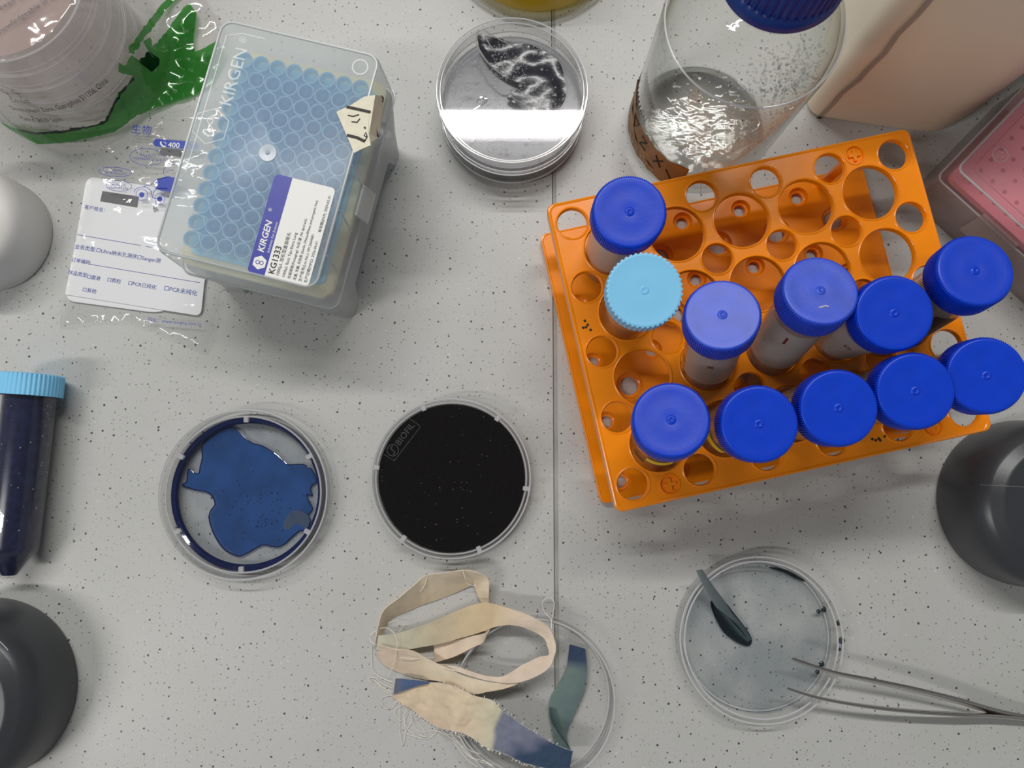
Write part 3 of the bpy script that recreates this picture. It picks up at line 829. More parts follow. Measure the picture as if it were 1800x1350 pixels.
# tape with marker writing, folded over the lid's edge
tp = crop(560, 80, 5.622)
ZT = LT + 0.9
top_t = [tp(x, y, ZT) for x, y in ((175, 655), (315, 590), (450, 505), (560, 488), (535, 560), (512, 655), (495, 760), (497, 870), (515, 985), (430, 1020), (350, 1062), (290, 920))]
m = MB(); m.loft([[p - Vector((0, 0, .25)) for p in reversed(top_t)], list(reversed(top_t))], cap1=False); m.add(list(reversed(top_t)), [tuple(range(len(top_t)))])
tape = m.build('masking_tape', M['tape'], box, smooth=False, label='cream masking tape with black marker writing')
side = [(560, 488, ZT), (640, 500, 78), (632, 600, 76), (612, 800, 75), (590, 912, 77), (515, 960, ZT), (500, 870, ZT), (497, 760, ZT), (512, 655, ZT), (535, 560, ZT)]
m = MB(); m.add([tp(*s) for s in side], [tuple(reversed(range(len(side))))]); m.build('tape_flap', M['tape'], tape, off=bc, smooth=False)
m = MB()
stroke(m, [tp(275, 605, ZT + .2), tp(400, 632, ZT + .2), tp(512, 658, ZT + .2)], 1.5)
stroke(m, [tp(512, 658, ZT + .25), tp(545, 760, 82), tp(590, 905, 78.5)], 0.9)
stroke(m, [tp(280, 885, ZT + .2), tp(380, 910, ZT + .2), tp(458, 948, ZT + .2)], 1.5)
stroke(m, [tp(618, 495, 80.2), tp(640, 520, 79), tp(634, 565, 79)], 0.8)
stroke(m, [tp(288, 688, ZT + .2), tp(340, 700, ZT + .2), tp(400, 682, ZT + .2)], 0.65)
stroke(m, [tp(325, 752, ZT + .2), tp(380, 758, ZT + .2), tp(408, 722, ZT + .2)], 0.65)
stroke(m, [tp(452, 802, ZT + .2), tp(462, 822, ZT + .2)], 0.9)
stroke(m, [tp(455, 945, ZT + .2), tp(480, 900, ZT + .2), tp(465, 855, ZT + .2), tp(450, 890, ZT + .2), tp(475, 905, ZT + .2)], 0.6)
m.build('handwriting', M['marker'], tape, off=bc, smooth=False)
# the 96 tips
proto_tip = thing('pipette_tip', 'blue pipette tip standing in the frosted tip box', 'pipette tip', (0, 0, 0), 'blue tips in the frosted box')
m = MB(); m.lathe([(0.7, -46), (2.2, -14), (3.1, -9), (3.5, 9.5), (4.3, 9.8), (4.38, 12.6), (3.7, 12.6), (3.3, 9)], 20); m.build('tip_body', M['tip'], proto_tip)
m = MB(); m.lathe([(4.38, 12.3), (4.42, 12.9), (3.95, 13.1), (3.6, 12.8)], 24); m.build('tip_rim', M['tip_rim'], proto_tip)
ORD = ['first', 'second', 'third', 'fourth', 'fifth', 'sixth', 'seventh', 'eighth', 'ninth', 'tenth', 'eleventh', 'twelfth']
first = True
for i in range(8):
    for j in range(12):
        t = proto_tip if first else copy_tree(proto_tip); first = False
        t['label'] = 'blue pipette tip, %s from left in the %s row from the sticker end' % (ORD[i], ORD[j])
        p = bx((i - 3.5) * 9, (j - 5.5) * 9, 62)
        t.location = p * S; t['off'] = list(p)

# pink box at the right edge
pc0 = at(1681, 297, 46)
pdx, pdy = (at(1800, 404, 46) - pc0).normalized(), None
pdy = Vector((-pdx.y, pdx.x, 0))
def pb(a, b, z): return Vector((pc0.x, pc0.y, 0)) + pdx * a + pdy * b + Vector((0, 0, z))
pbox = thing('tip_box', 'pink lidded tip box with a greyish base at the right edge', 'tip box', pb(62, 40, 0))
def ploop(i, r, z, n=6): return [pb(p[0] + 62, p[1] + 40, z) for p in rrect(124 - 2 * i, 80 - 2 * i, r, n)]
m = MB(); m.loft([ploop(-3.0, 4, 0), ploop(-2.6, 4, 20), ploop(-2.0, 4, 33)], cap0=True); m.build('base', M['smoke'], pbox)
m = MB(); m.loft([ploop(-2.4, 4, 32), ploop(-2.4, 4, 33.5), ploop(-0.6, 4, 42), ploop(0, 4, 45.2), ploop(0.8, 4, 46)]); m.add(ploop(0.8, 4, 46), [tuple(range(28))])
plid = m.build('lid', M['pink'], pbox)
for i, z, r in ((0.4, 46, 0.7), (-2.6, 33, 0.6), (6, 46, 0.3)):
    m = MB(); m.tube(ploop(i, 4, z), r, 6, closed=True); m.build('rim', M['pp_base'] if i < 5 else M['pink'], plid, off=pb(62, 40, 0))
m = MB(); m.loft([ploop(2, 4, 30), ploop(2, 4, 34)], cap1=True); tray = m.build('tip_tray', M['pink_tip'], pbox)
m = MB(); m.lathe([(1.35, 33), (1.35, 34.05), (0.05, 34.05)], 12, (0, 0, 0)); hole_me = None
dk = solid('dark_pink_hole', srgb(176, 86, 108), 0.6)
for i in range(12):
    for j in range(8):
        p = pb(62 + (i - 5.5) * 9, 40 + (j - 3.5) * 9, 0)
        if p.x > 335: continue
        if hole_me is None:
            o = m.build('tip_hole', dk, tray, off=(0, 0, 0)); hole_me = o.data
        else:
            o = bpy.data.objects.new('tip_hole', hole_me); COL.objects.link(o); o.parent = tray
        o.location = (p - pb(62, 40, 0)) * S
rc = at(1758, 272, 46.4)
m = MB(); m.lathe([(4.5, 0), (4.5, 0.3), (4.1, 0.3), (4.1, 0)], 30, rc)
for k in range(3):
    a = rc + Vector((2.2 * math.cos(2.1 * k + .5), 2.2 * math.sin(2.1 * k + .5), .2)); b = rc + Vector((2.2 * math.cos(2.1 * k + 2.0), 2.2 * math.sin(2.1 * k + 2.0), .2))
    stroke(m, [a, b], 0.4)
rm = m.build('recycling_mark', M['pp_rim'], plid, off=pb(62, 40, 0), smooth=False)
text('PP', 2.0, rc + pdx * -2.2 - pdy * 3.8 + Vector((0, 0, .3)), pdx, M['pp_rim'], plid, 'embossed_text')
text('5', 2.2, rc + pdx * -0.6 - pdy * 0.6 + Vector((0, 0, .3)), pdx, M['pp_rim'], plid, 'embossed_text')
m = MB(); m.add([pb(a, b, z) for a, b, z in ((30, -2.6, 36), (56, -2.6, 36), (56, -5.6, 16), (30, -5.6, 16), (30, -1.0, 36), (56, -1.0, 36), (56, -4.0, 16), (30, -4.0, 16))],
             [(3, 2, 1, 0), (4, 5, 6, 7), (0, 1, 5, 4), (2, 3, 7, 6), (1, 2, 6, 5), (3, 0, 4, 7)])
m.build('latch', M['smoke'], pbox, smooth=False)

# ------------------------------------------------------------------ Petri dishes
def dish_shell(R, h, z, c, flip=False, t=1.2):
    """an open dish: floor at the bottom, or at the top when flipped (a lid)"""
    if flip: prof = [(R, z), (R, z + h - 0.8), (R - 0.8, z + h), (0.05, z + h), (0.05, z + h - t), (R - t - 0.3, z + h - t), (R - t, z)]
    else: prof = [(0.05, z), (R - 0.8, z), (R, z + 0.8), (R, z + h), (R - t, z + h), (R - t, z + t + 0.3), (R - t - 0.3, z + t), (0.05, z + t)]
    m = MB(); m.lathe(prof, 96, (c[0], c[1], 0)); return m
def ring(R, r, z, c, seg=96):
    m = MB(); m.tube([(c[0] + R * math.cos(2 * math.pi * i / seg), c[1] + R * math.sin(2 * math.pi * i / seg), z) for i in range(seg)], r, 6, closed=True); return m
def thin_shell(R, h, z, c, flip):
    m = MB(); m.lathe([(R, z), (R, z + h - 0.8), (R - 0.8, z + h), (0.05, z + h)] if flip else [(0.05, z), (R - 0.8, z), (R, z + 0.8), (R, z + h)], 72, (c[0], c[1], 0)); return m
def make_dish(label, c, R=46.0, mat='clear', group=None, z=0.0, h=14.0, lid=True, base_h=12.5, base_R=None, lid_h=None, lid_lift=0.0):
    t = thing('petri_dish', label, 'petri dish', (c[0], c[1], z), group)
    bR = base_R or R - 2.0
    b = (dish_shell(bR, base_h, z, c) if mat == 'clear' else thin_shell(bR, base_h, z, c, False)).build('base', M[mat], t)
    ring(bR - 0.6, 0.55, z + base_h, c).build('base_rim', M['dish_rim'], b, off=(c[0], c[1], z))
    if lid:
        lh = lid_h or h * 0.75
        l = (dish_shell(R, lh, z + h - lh + 0.4, c, True) if mat == 'clear' else thin_shell(R, lh, z + h - lh + 0.4, c, True)).build('lid', M[mat], t)
        ring(R - 0.6, 0.5, z + h + 0.1, c).build('lid_rim', M['dish_rim'], l, off=(c[0], c[1], z))
        ring(R - 0.5, 0.5, z + h - lh + 0.4, c).build('lid_rim', M['dish_rim'], l, off=(c[0], c[1], z))
    return t
def nubs(t, c, R, z, n, a0, mat, z0=0):
    for k in range(n):
        a = math.radians(a0) + 2 * math.pi * k / n
        p = Vector((c[0] + R * math.cos(a), c[1] + R * math.sin(a), z))
        e = Vector((math.cos(a), math.sin(a), 0)); f = Vector((-e.y, e.x, 0))
        m = MB(); m.loft([[p + e * x + f * y + Vector((0, 0, zz)) for x, y in ((-1.8, -1.2), (1.8, -1.4), (1.8, 1.4), (-1.8, 1.2))] for zz in (-2, 0.4)], cap0=True, cap1=True)
        m.build('vent_nub', mat, t, smooth=False)

# blue dye dish
BZ = 9
c = at(429, 868, 12); c.z = 0
CB = crop(250, 690, 3.857)
bd = make_dish('petri dish holding a spread pool of blue dye with a dark blue ring', c, R=49.0, h=14.5, base_R=45.2, base_h=13)
m = MB(); m.lathe([(45.0, 3.2), (44.6, 6.4), (42.0, 6.8), (40.9, 5.0), (41.6, 2.2), (44.6, 2.0)], 96, c); m.loft([m.v[-96:], m.v[:96]])
m.build('dye_ring', M['ring_liquid'], bd)
pool = [(585, 235), (640, 262), (735, 340), (800, 358), (890, 410), (970, 480), (1000, 490), (1080, 487), (1130, 510), (1162, 555), (1178, 610), (1150, 625), (1135, 660), (1150, 700), (1110, 690), (1125, 740), (1150, 790),
        (1120, 830), (1135, 870), (1108, 935), (1060, 940), (1010, 980), (950, 1035), (900, 1050), (820, 1035), (760, 1058), (690, 1100), (640, 1110), (560, 1075), (505, 1010), (465, 930), (445, 850), (458, 800), (485, 760), (470, 710), (430, 675),
        (350, 660), (262, 628), (292, 605), (305, 520), (340, 542), (375, 548), (385, 500), (400, 440), (400, 352), (470, 290)]
pl2 = smooth_path([CB(x, y, 4) for x, y in pool], 3, True)
m = MB(); m.drape([(p.x, p.y) for p in pl2], lambda x, y: 2.2, 4.0)
m.build('dye_pool', M['ink_liquid'], bd)
m = MB(); m.tube([Vector((p.x, p.y, 2.2)) for p in pl2], 0.35, 5, closed=True); m.build('dye_pool_edge', M['ring_liquid'], bd)
nubs(bd, c, 43.0, 13.0, 6, 90, M['dish_rim'])
pale = fluid('pale_blue_dye_film', (0.92, 0.94, 0.96), 0, srgb(130, 146, 172), 40, 0.0, 0.22)
m = MB(); m.lathe([(41, 1.9), (0.05, 1.9)], 64, c); m.build('dye_film', pale, bd)
for pts in ([(990, 820), (1060, 800), (1130, 850), (1110, 920), (1040, 890), (990, 930), (950, 910)],):
    q = smooth_path([CB(x, y, 4) for x, y in pts], 3, True)
    m = MB(); m.drape([(p.x, p.y) for p in q], lambda x, y: 2.5, 4.0); m.build('pale_patch', clear('pale_dye_patch', (0.9, 0.92, 0.95), 0.2, body=0.62, body_col=srgb(112, 130, 150)), bd)
m = MB()
rnd = random.Random(3)
for _ in range(60):
    p = CB(rnd.gauss(820, 150), rnd.gauss(800, 120), 4); r = rnd.uniform(0.2, 0.55)
    m.lathe([(r, 2.3), (r * 0.6, 2.7), (0.05, 2.8)], 7, (p.x, p.y, 0))
tag(m.build('dye_grains', solid('navy_grains', srgb(24, 40, 90), 0.3), bd), kind='stuff')

# black medium dish
c = at(793, 840, 13); c.z = 0
bk = make_dish('petri dish filled with glossy black medium', c, R=46.2, h=15, base_R=44.0, base_h=13)
m = MB(); m.lathe([(42.6, 1.6), (42.6, 9.6), (41.9, 10.0), (0.05, 10.0)], 96, c); m.build('medium', M['black_agar'], bk)
nubs(bk, c, 43.6, 14.3, 6, 52, M['dish_rim'])
CK = crop(630, 680, 4.218)
lz = 15.65
m = MB(); q = [CK(x, y, lz) for x, y in ((190, 500), (265, 550), (458, 298), (450, 285), (385, 240))]
stroke(m, q, 0.35)
hc = CK(255, 470, lz)
stroke(m, [hc + Vector((3.3 * math.cos(a), 3.3 * math.sin(a), 0)) for a in [2 * math.pi * i / 20 for i in range(21)]], 0.4)
stroke(m, [hc + Vector((1.2 * math.sin(2 * a), -2.4 + 4.8 * a / math.pi, 0)) for a in [math.pi * i / 12 for i in range(13)]], 0.5)
kl = [o for o in bk.children if o.name.startswith('lid')][0]
m.build('embossed_logo', M['emboss'], kl, off=bk['off'], smooth=False)
a, b = CK(305, 440, lz), CK(410, 300, lz)
text('BIOFIL', 5.2, a, b - a, M['emboss'], kl, 'embossed_text')
rnd = random.Random(9); m = MB()
for _ in range(70):
    a, r = rnd.uniform(0, 6.28), 41 * math.sqrt(rnd.random()); s = rnd.uniform(0.08, 0.2)
    m.lathe([(s, 0), (0.02, s)], 5, (c.x + r * math.cos(a), c.y + r * math.sin(a), 15.45))
tag(m.build('dust_specks', M['dust'], bk), kind='stuff')

# stacked dishes with condensation
C4_ = crop(740, 0, 3.972)
c = at(900, 158, 36); c.z = 0
SG = 'two dishes stacked beside the glass bottle'
s1 = make_dish('lower petri dish of the two stacked, dark grey medium', c, R=44.0, h=16.5, base_R=42.2, base_h=15, group=SG)
m = MB(); m.lathe([(41, 1.4), (41, 10.5), (0.05, 10.6)], 80, c); m.build('medium', M['dark_agar'], s1)
s2 = make_dish('upper petri dish of the two stacked, misted lid and black cloth inside', c, R=44.0, z=17.2, h=19.0, base_R=42.2, base_h=17, group=SG)
m = MB(); m.lathe([(41, 18.9), (41, 21.0), (0.05, 21.0)], 80, c); m.build('medium', clear('pale_lavender_medium', (0.8, 0.8, 0.84), 0.2, body=0.55, body_col=(0.62, 0.62, 0.68), f0=0.03), s2)
blk = [(405, 215), (520, 245), (640, 280), (720, 285), (830, 320), (930, 380), (985, 450), (1010, 560), (1015, 640), (960, 720), (880, 765), (770, 770), (660, 710), (600, 660), (700, 580), (600, 530), (520, 470), (440, 380), (400, 290)]
q = smooth_path([C4_(x, y, 28) for x, y in blk], 3, True)
ccx = c.copy()
m = MB(); m.drape([(p.x, p.y) for p in q], lambda x, y: 25 + 2.5 * noise.noise(Vector((x * .08, y * .08, 3))), 2.5)
m.build('black_cloth', solid('wet_black_cloth', (0.012, 0.013, 0.022), 0.22, 0.6, bump=0.6, bscale=160), s2)
LZ2 = 17.2 + 19.4
stl = [o for o in s2.children if o.name.startswith('lid')][0]
rnd = random.Random(11); m = MB()
def drop(m, x, y, z, r, sgn=-1, n=7):
    m.lathe([(r, z), (r * 0.75, z + sgn * r * 0.4), (r * 0.3, z + sgn * r * 0.62), (0.02, z + sgn * r * 0.66)], n, (x, y, 0))
k = 0
while k < 1500:                              # fine mist in patches under the lid
    a, r = rnd.uniform(0, 6.283), 41 * math.sqrt(rnd.random())
    x, y = c.x + r * math.cos(a), c.y + r * math.sin(a)
    if noise.noise(Vector((x * .05, y * .05, 1.7))) < -0.05 and rnd.random() < 0.9: continue
    drop(m, x, y, LZ2 - 1.4, rnd.uniform(0.16, 0.5)); k += 1
for _ in range(40):
    a, r = rnd.uniform(0, 6.283), 40 * math.sqrt(rnd.random()); drop(m, c.x + r * math.cos(a), c.y + r * math.sin(a), LZ2 - 1.4, rnd.uniform(0.6, 1.3), n=12)
tag(m.build('condensation', M['droplet'], stl, off=s2['off']), kind='stuff')
wet = clear('water_streak', (0.95, 0.95, 0.96), 0.02, body=0.45, body_col=(0.9, 0.9, 0.9), f0=0.2)
m = MB()
m.tube(smooth_path([C4_(x, y, LZ2 - 1.6) for x, y in ((370, 765), (420, 735), (455, 705), (445, 680), (405, 690), (385, 715))], 4), [0.4 + 0.5 * math.sin(i * .15) ** 2 for i in range(21)], 6)
m.tube(smooth_path([C4_(x, y, LZ2 - 1.6) for x, y in ((650, 620), (700, 640), (745, 690), (700, 710), (650, 690), (625, 650))], 4, True), 0.35, 6, True)
m.tube(smooth_path([C4_(x, y, LZ2 - 1.6) for x, y in ((400, 210), (385, 290), (420, 370), (480, 450), (560, 515), (630, 515))], 4), 0.55, 6)
m.tube(smooth_path([C4_(x, y, LZ2 - 1.6) for x, y in ((440, 210), (520, 260), (600, 300), (670, 325))], 4), 0.4, 6)
m.tube(smooth_path([C4_(x, y, LZ2 - 1.6) for x, y in ((450, 260), (510, 345), (600, 355))], 4), 0.35, 6)
m.build('water_streaks', wet, stl, off=s2['off'])

# clear dish with a dyed strip, under the ribbon
c = at(938, 1230, 8); c.z = 0
cd = make_dish('clear petri dish with a teal cloth strip, half under the cream ribbon', c, R=46.0, h=13, lid=False, base_R=46.0, base_h=12.5)
ring(43.5, 0.5, 1.6, c).build('floor_rim', M['dish_rim'], cd)
ring(45.6, 0.4, 0.6, c).build('foot_rim', M['dish_rim'], cd)

# dish with tweezers
c = at(1338, 1124, 12); c.z = 0
td = make_dish('clear petri dish with thin grey dye under the tweezer tips', c, R=46.6, h=13, lid=False, base_R=46.6, base_h=13)
ring(43.4, 0.5, 12.2, c).build('inner_rim', M['dish_rim'], td)
ring(42.2, 0.4, 1.8, c).build('floor_rim', M['dish_rim'], td)
m = MB(); m.lathe([(44.0, 1.5), (43.6, 1.9), (0.05, 1.9)], 80, c); m.build('thin_dye', M['grey_liquid'], td)
CT = crop(1170, 950, 2.857)
m = MB(); m.drape([(p.x, p.y) for p in smooth_path([CT(x, y, 2) for x, y in ((225, 310), (245, 380), (290, 460), (360, 515), (420, 530), (432, 490), (395, 430), (340, 360), (300, 310), (260, 290))], 3, True)], lambda x, y: 2.15, 3.0)
m.build('dye_stain', M['stain'], td)
for k, (x, y, s) in enumerate(((800, 350, 5), (775, 360, 4), (865, 412, 5), (880, 500, 6), (790, 625, 5), (770, 665, 4), (870, 545, 3))):
    p = CT(x, y, 8); m = MB(); m.lathe([(s * .35, 0), (s * .2, .5), (.05, .6)], 10, (p.x, p.y, 6.0 if x < 850 else 9)); m.build('dye_spot', M['stain'], td)
m = MB(); m.tube(smooth_path([CT(x, y, 2.2) for x, y in ((520, 135), (600, 155), (660, 185), (700, 205))], 5), [0.3 + 0.9 * math.sin(math.pi * i / 15) for i in range(16)], 6); m.build('dye_streak', M['stain'], td)

# ------------------------------------------------------------------ cloth
CR = crop(620, 980, 3.648)
CREAM = srgb(243, 229, 204); CREAM2 = srgb(238, 221, 192); GREENISH = srgb(206, 206, 188); NAVY = srgb(66, 84, 110); LAV = srgb(134, 138, 158); TEAL = srgb(84, 108, 108)
def strip(pairs, conv, tone, sub=5, across=6, thick=0.5, wave=0.5, seed=0, lift=0.0):
    A = smooth_path([conv(*p[0]) for p in pairs], sub); B = smooth_path([conv(*p[1]) for p in pairs], sub)
    m = MB(); rows = []; cols = []
    n = len(A)
    for i in range(n):
        row = []
        for j in range(across + 1):
            f = j / across
            p = A[i].lerp(B[i], f)
            p = p + Vector((0, 0, wave * (2 * noise.noise(Vector((p.x * .12, p.y * .12, seed))) + 1.3 * noise.noise(Vector((p.x * .35, p.y * .35, seed + 9)))) + lift))
            p.z = max(p.z, 0.7)
            row.append(p)
        rows.append(row)
    up = []
    for i in range(n):
        for j in range(across + 1):
            e1 = rows[min(i + 1, n - 1)][j] - rows[max(i - 1, 0)][j]; e2 = rows[i][min(j + 1, across)] - rows[i][max(j - 1, 0)]
            nn_ = e1.cross(e2); nn_ = nn_.normalized() if nn_.length > 1e-9 else Vector((0, 0, 1))
            up.append(nn_)
    k = across + 1
    flat = [p for r in rows for p in r]
    m.add([p + u * thick / 2 for p, u in zip(flat, up)], [(i * k + j, (i + 1) * k + j, (i + 1) * k + j + 1, i * k + j + 1) for i in range(n - 1) for j in range(across)])
    m.add([p - u * thick / 2 for p, u in zip(flat, up)], [(i * k + j + 1, (i + 1) * k + j + 1, (i + 1) * k + j, i * k + j) for i in range(n - 1) for j in range(across)])
    N0 = n * k
    for i in range(n - 1):
        m.f.append((i * k, N0 + i * k, N0 + (i + 1) * k, (i + 1) * k)); m.f.append((i * k + across, (i + 1) * k + across, N0 + (i + 1) * k + across, N0 + i * k + across))
    for j in range(across):
        m.f.append((j, j + 1, N0 + j + 1, N0 + j)); e = (n - 1) * k; m.f.append((e + j, N0 + e + j, N0 + e + j + 1, e + j + 1))
    for s in range(2):
        for i in range(n):
            for j in range(k): cols.append(tone(i / (n - 1), j / across, flat[i * k + j]))
    return m, cols
def mixc(a, b, t):
    t = max(0.0, min(1.0, t)); return tuple(x + (y - x) * t for x, y in zip(a, b))
def CRL(x, y, h=0.0):
    d = math.hypot(x - 1160, y - 912); t = max(0.0, min(1.0, (650 - d) / 100)); t = t * t * (3 - 2 * t)
    return CR(x, y, max(h, 14.4 * t + 0.35 * h))
rib = thing('cloth_ribbon', 'looped cream cotton ribbon lying on the bench, partly over the clear dish', 'ribbon', CR(700, 520, 0))
A1 = [((140, 560, 6), (165, 590, 2)), ((162, 440, 10), (195, 480, 1)), ((200, 335, 14), (240, 395, 1)), ((300, 255, 16), (350, 345, 1)), ((400, 170, 16), (440, 305, 1)), ((475, 112, 15), (520, 278, 1)), ((600, 95, 15), (640, 232, 1)),
      ((710, 80, 15), (742, 185, 2)), ((790, 92, 14), (772, 165, 4)), ((868, 135, 12), (782, 185, 5)), ((874, 215, 10), (802, 240, 4)), ((872, 290, 7), (825, 300, 3)), ((882, 400, 4), (832, 400, 1.5)),
      ((868, 475, 3), (848, 525, 1)), ((780, 500, 3.5), (775, 575, 1)), ((640, 535, 4), (640, 640, 1)), ((522, 545, 3.5), (525, 675, 1))]
def tA(s, f, p): return mixc(mixc(CREAM, CREAM2, f), srgb(238, 216, 196), max(0, s - .5) * 1.6)
m, cols = strip(A1, CRL, tA, seed=1); m.build('back_loop', M['cloth'], rib, colors=cols, angle=80)
B1 = [((165, 500, 8), (150, 592, 7)), ((300, 480, 9), (300, 597, 8)), ((450, 435, 11), (450, 572, 9)), ((600, 370, 12), (600, 542, 9)), ((750, 310, 13), (750, 500, 8)), ((860, 291, 14), (850, 470, 7)), ((950, 312, 14), (935, 440, 6)), ((1080, 350, 14), (1040, 434, 5)),
      ((1180, 395, 15), (1140, 465, 5)), ((1262, 452, 16), (1225, 515, 7)), ((1302, 555, 18), (1250, 570, 13)), ((1296, 630, 18), (1256, 628, 13)), ((1265, 700, 17), (1195, 636, 13)), ((1180, 762, 16), (1095, 685, 12)), ((1060, 802, 14), (965, 760, 11)),
      ((930, 800, 11), (880, 762, 9)), ((800, 775, 9), (770, 735, 7)), ((680, 735, 8), (670, 700, 5)), ((560, 690, 6), (500, 678, 3))]
def tB(s, f, p): 
    a = mixc(GREENISH, srgb(222, 200, 164), s * 4.2)
    return mixc(a, srgb(238, 220, 200), (s - .30) * 9)
m, cols = strip(B1, CRL, tB, seed=2); m.build('front_loop', M['cloth'], rib, colors=cols, angle=80)
B2 = [((1060, 802, 11), (1052, 812, 8)), ((980, 800, 9), (980, 838, 5)), ((880, 800, 7), (880, 856, 2)), ((750, 770, 6), (750, 873, 1.2)), ((620, 715, 7), (580, 800, 1.2)), ((490, 655, 9), (430, 775, 1.2)), ((390, 600, 10), (300, 738, 1.2)), ((260, 585, 11), (205, 690, 1.2)), ((175, 560, 10), (148, 610, 2.5))]
m, cols = strip(B2, CRL, tA, seed=3); m.build('lower_band', M['cloth'], rib, colors=cols, angle=80)
def threads(paths, r=0.2):
    m = MB()
    for pts in paths:
        p = smooth_path([CRL(*q) for q in pts], 7); m.tube(p, r, 4)
    return m
m = threads([[(1270, 470, 14), (1272, 400, 8), (1230, 350, 6), (1215, 295, 6), (1245, 260, 6), (1285, 270, 6), (1292, 320, 6), (1275, 420, 10), (1290, 600, 18), (1265, 700, 14)],
             [(705, 75, 15), (720, 130, 14), (740, 172, 10), (790, 180, 9)], [(150, 560, 9), (110, 530, 5), (120, 490, 4), (200, 450, 8), (260, 480, 12), (285, 560, 12), (260, 690, 8), (225, 770, 3)],
             [(230, 420, 8), (290, 402, 8), (330, 430, 6), (300, 470, 11)], [(120, 570, 1), (120, 660, 1), (130, 730, 1), (180, 770, 1), (250, 800, 2)], [(480, 130, 14), (450, 200, 12), (420, 230, 8)],
             [(520, 640, 3), (400, 650, 10), (300, 640, 11)], [(500, 690, 5), (620, 720, 9), (740, 740, 9)]])
tag(m.build('loose_threads', M['thread'], rib), kind='stuff')

fr = thing('cloth_strip', 'wide frayed cream cotton strip with its right end dyed navy', 'cloth strip', CR(800, 1050, 0))
C1 = [((300, 862, 3), (252, 898, 2)), ((400, 830, 4), (350, 955, 2)), ((500, 800, 5), (440, 1020, 2)), ((600, 812, 5.5), (540, 1085, 2.5)), ((690, 845, 6), (640, 1112, 3)), ((780, 885, 7), (740, 1140, 4)), ((890, 912, 11), (830, 1200, 8)), ((945, 965, 13), (900, 1232, 12)),
      ((1050, 1040, 14.5), (1000, 1275, 13)), ((1200, 1140, 14.5), (1100, 1320, 14)), ((1320, 1205, 14), (1240, 1352, 14)), ((1412, 1240, 13.5), (1390, 1352, 14))]
def tC(s, f, p):
    w = s + 0.05 * noise.noise(Vector((p.x * .12, p.y * .12, 0)))
    e = 0.62 + 0.06 * noise.noise(Vector((p.x * .05, p.y * .05, 4)))
    a = mixc(mixc(srgb(238, 220, 190), srgb(234, 212, 186), f), srgb(218, 212, 186), (w - .42) * 6)
    a = mixc(a, LAV, (w - e) * 22)
    a = mixc(a, NAVY, (w - e - 0.13 + 0.14 * (f - .6)) * 14)
    return mixc(a, srgb(226, 222, 214), max(0.0, abs(f - .5) - .465) * 26 * (0.5 + noise.noise(Vector((p.x * .9, p.y * .9, 2)))))
m, cols = strip(C1, CRL, tC, sub=10, across=26, seed=5, wave=0.5); m.build('woven_band', M['cloth'], fr, colors=cols, angle=80)
D1 = [((275, 778, 6.5), (262, 878, 4)), ((310, 776, 7), (305, 862, 6)), ((340, 782, 8), (330, 852, 6.2)), ((410, 788, 8), (410, 825, 6.5)), ((492, 800, 7), (490, 806, 6.5))]
def tD(s, f, p): return mixc(srgb(112, 116, 138), srgb(96, 116, 156), (s - .25) * 12)
m, cols = strip(D1, CR, tD, sub=5, across=4, seed=6, wave=0.2); m.build('folded_corner', M['cloth'], fr, colors=cols, angle=80, label='blue-dyed folded corner')
rnd = random.Random(21)
paths = [[(255, 890, 2), (200, 850, 1), (150, 800, 1), (110, 800, 1), (105, 775, 1), (140, 770, 2), (170, 800, 1), (250, 840, 1)], [(250, 870, 3), (190, 830, 1), (140, 790, 1), (110, 790, 1.5), (130, 815, 1)],
         [(250, 880, 2), (190, 900, 1), (185, 940, 1), (210, 970, 1), (260, 960, 1), (280, 920, 2)], [(330, 940, 2), (280, 970, 1), (272, 1010, 1), (300, 1045, 1), (340, 1030, 1), (350, 980, 2)],
         [(350, 955, 2), (330, 1040, 1), (360, 1110, 1), (420, 1155, 1), (490, 1160, 1), (540, 1110, 2), (540, 1080, 2)], [(300, 930, 2), (300, 1080, 1), (310, 1170, 1), (320, 1205, 1), (335, 1150, 1), (335, 1040, 1)],
         [(370, 980, 2), (390, 1080, 1), (440, 1120, 1), (520, 1110, 1), (600, 1140, 1), (700, 1210, 1), (760, 1280, 1), (860, 1310, 1), (910, 1350, 1)],
         [(380, 1000, 2), (420, 1060, 1), (450, 1100, 1), (470, 1150, 1.5), (430, 1140, 1)], [(620, 1120, 2), (680, 1190, 1), (720, 1250, 1), (790, 1300, 1), (900, 1330, 1)], [(700, 1140, 3), (740, 1200, 1), (830, 1290, 1), (890, 1340, 1)],
         [(640, 1115, 2), (650, 1180, 1), (690, 1240, 1), (740, 1300, 1), (800, 1345, 1)], [(560, 1090, 2), (600, 1130, 1), (680, 1150, 1), (740, 1230, 1), (820, 1260, 1)], [(310, 930, 2), (380, 1040, 1), (340, 1120, 1), (400, 1150, 1)]]
for k in range(120):                          # short frayed ends along both long edges
    s = rnd.random(); i = int(s * (len(C1) - 2)); f = rnd.random()
    side_ = 1 if rnd.random() < .75 else 0
    a, b = C1[i][side_], C1[i + 1][side_]
    p = tuple(a[q] + (b[q] - a[q]) * f for q in range(3)); sg = 1 if side_ else -1
    paths.append([p, (p[0] - 3 * sg + rnd.uniform(-2, 2), p[1] + sg * rnd.uniform(4, 7), p[2]), (p[0] - 6 * sg + rnd.uniform(-5, 5), p[1] + sg * rnd.uniform(9, 16), max(.4, p[2] - .3))])
tag(threads(paths, 0.16).build('loose_threads', M['thread'], fr), kind='stuff')

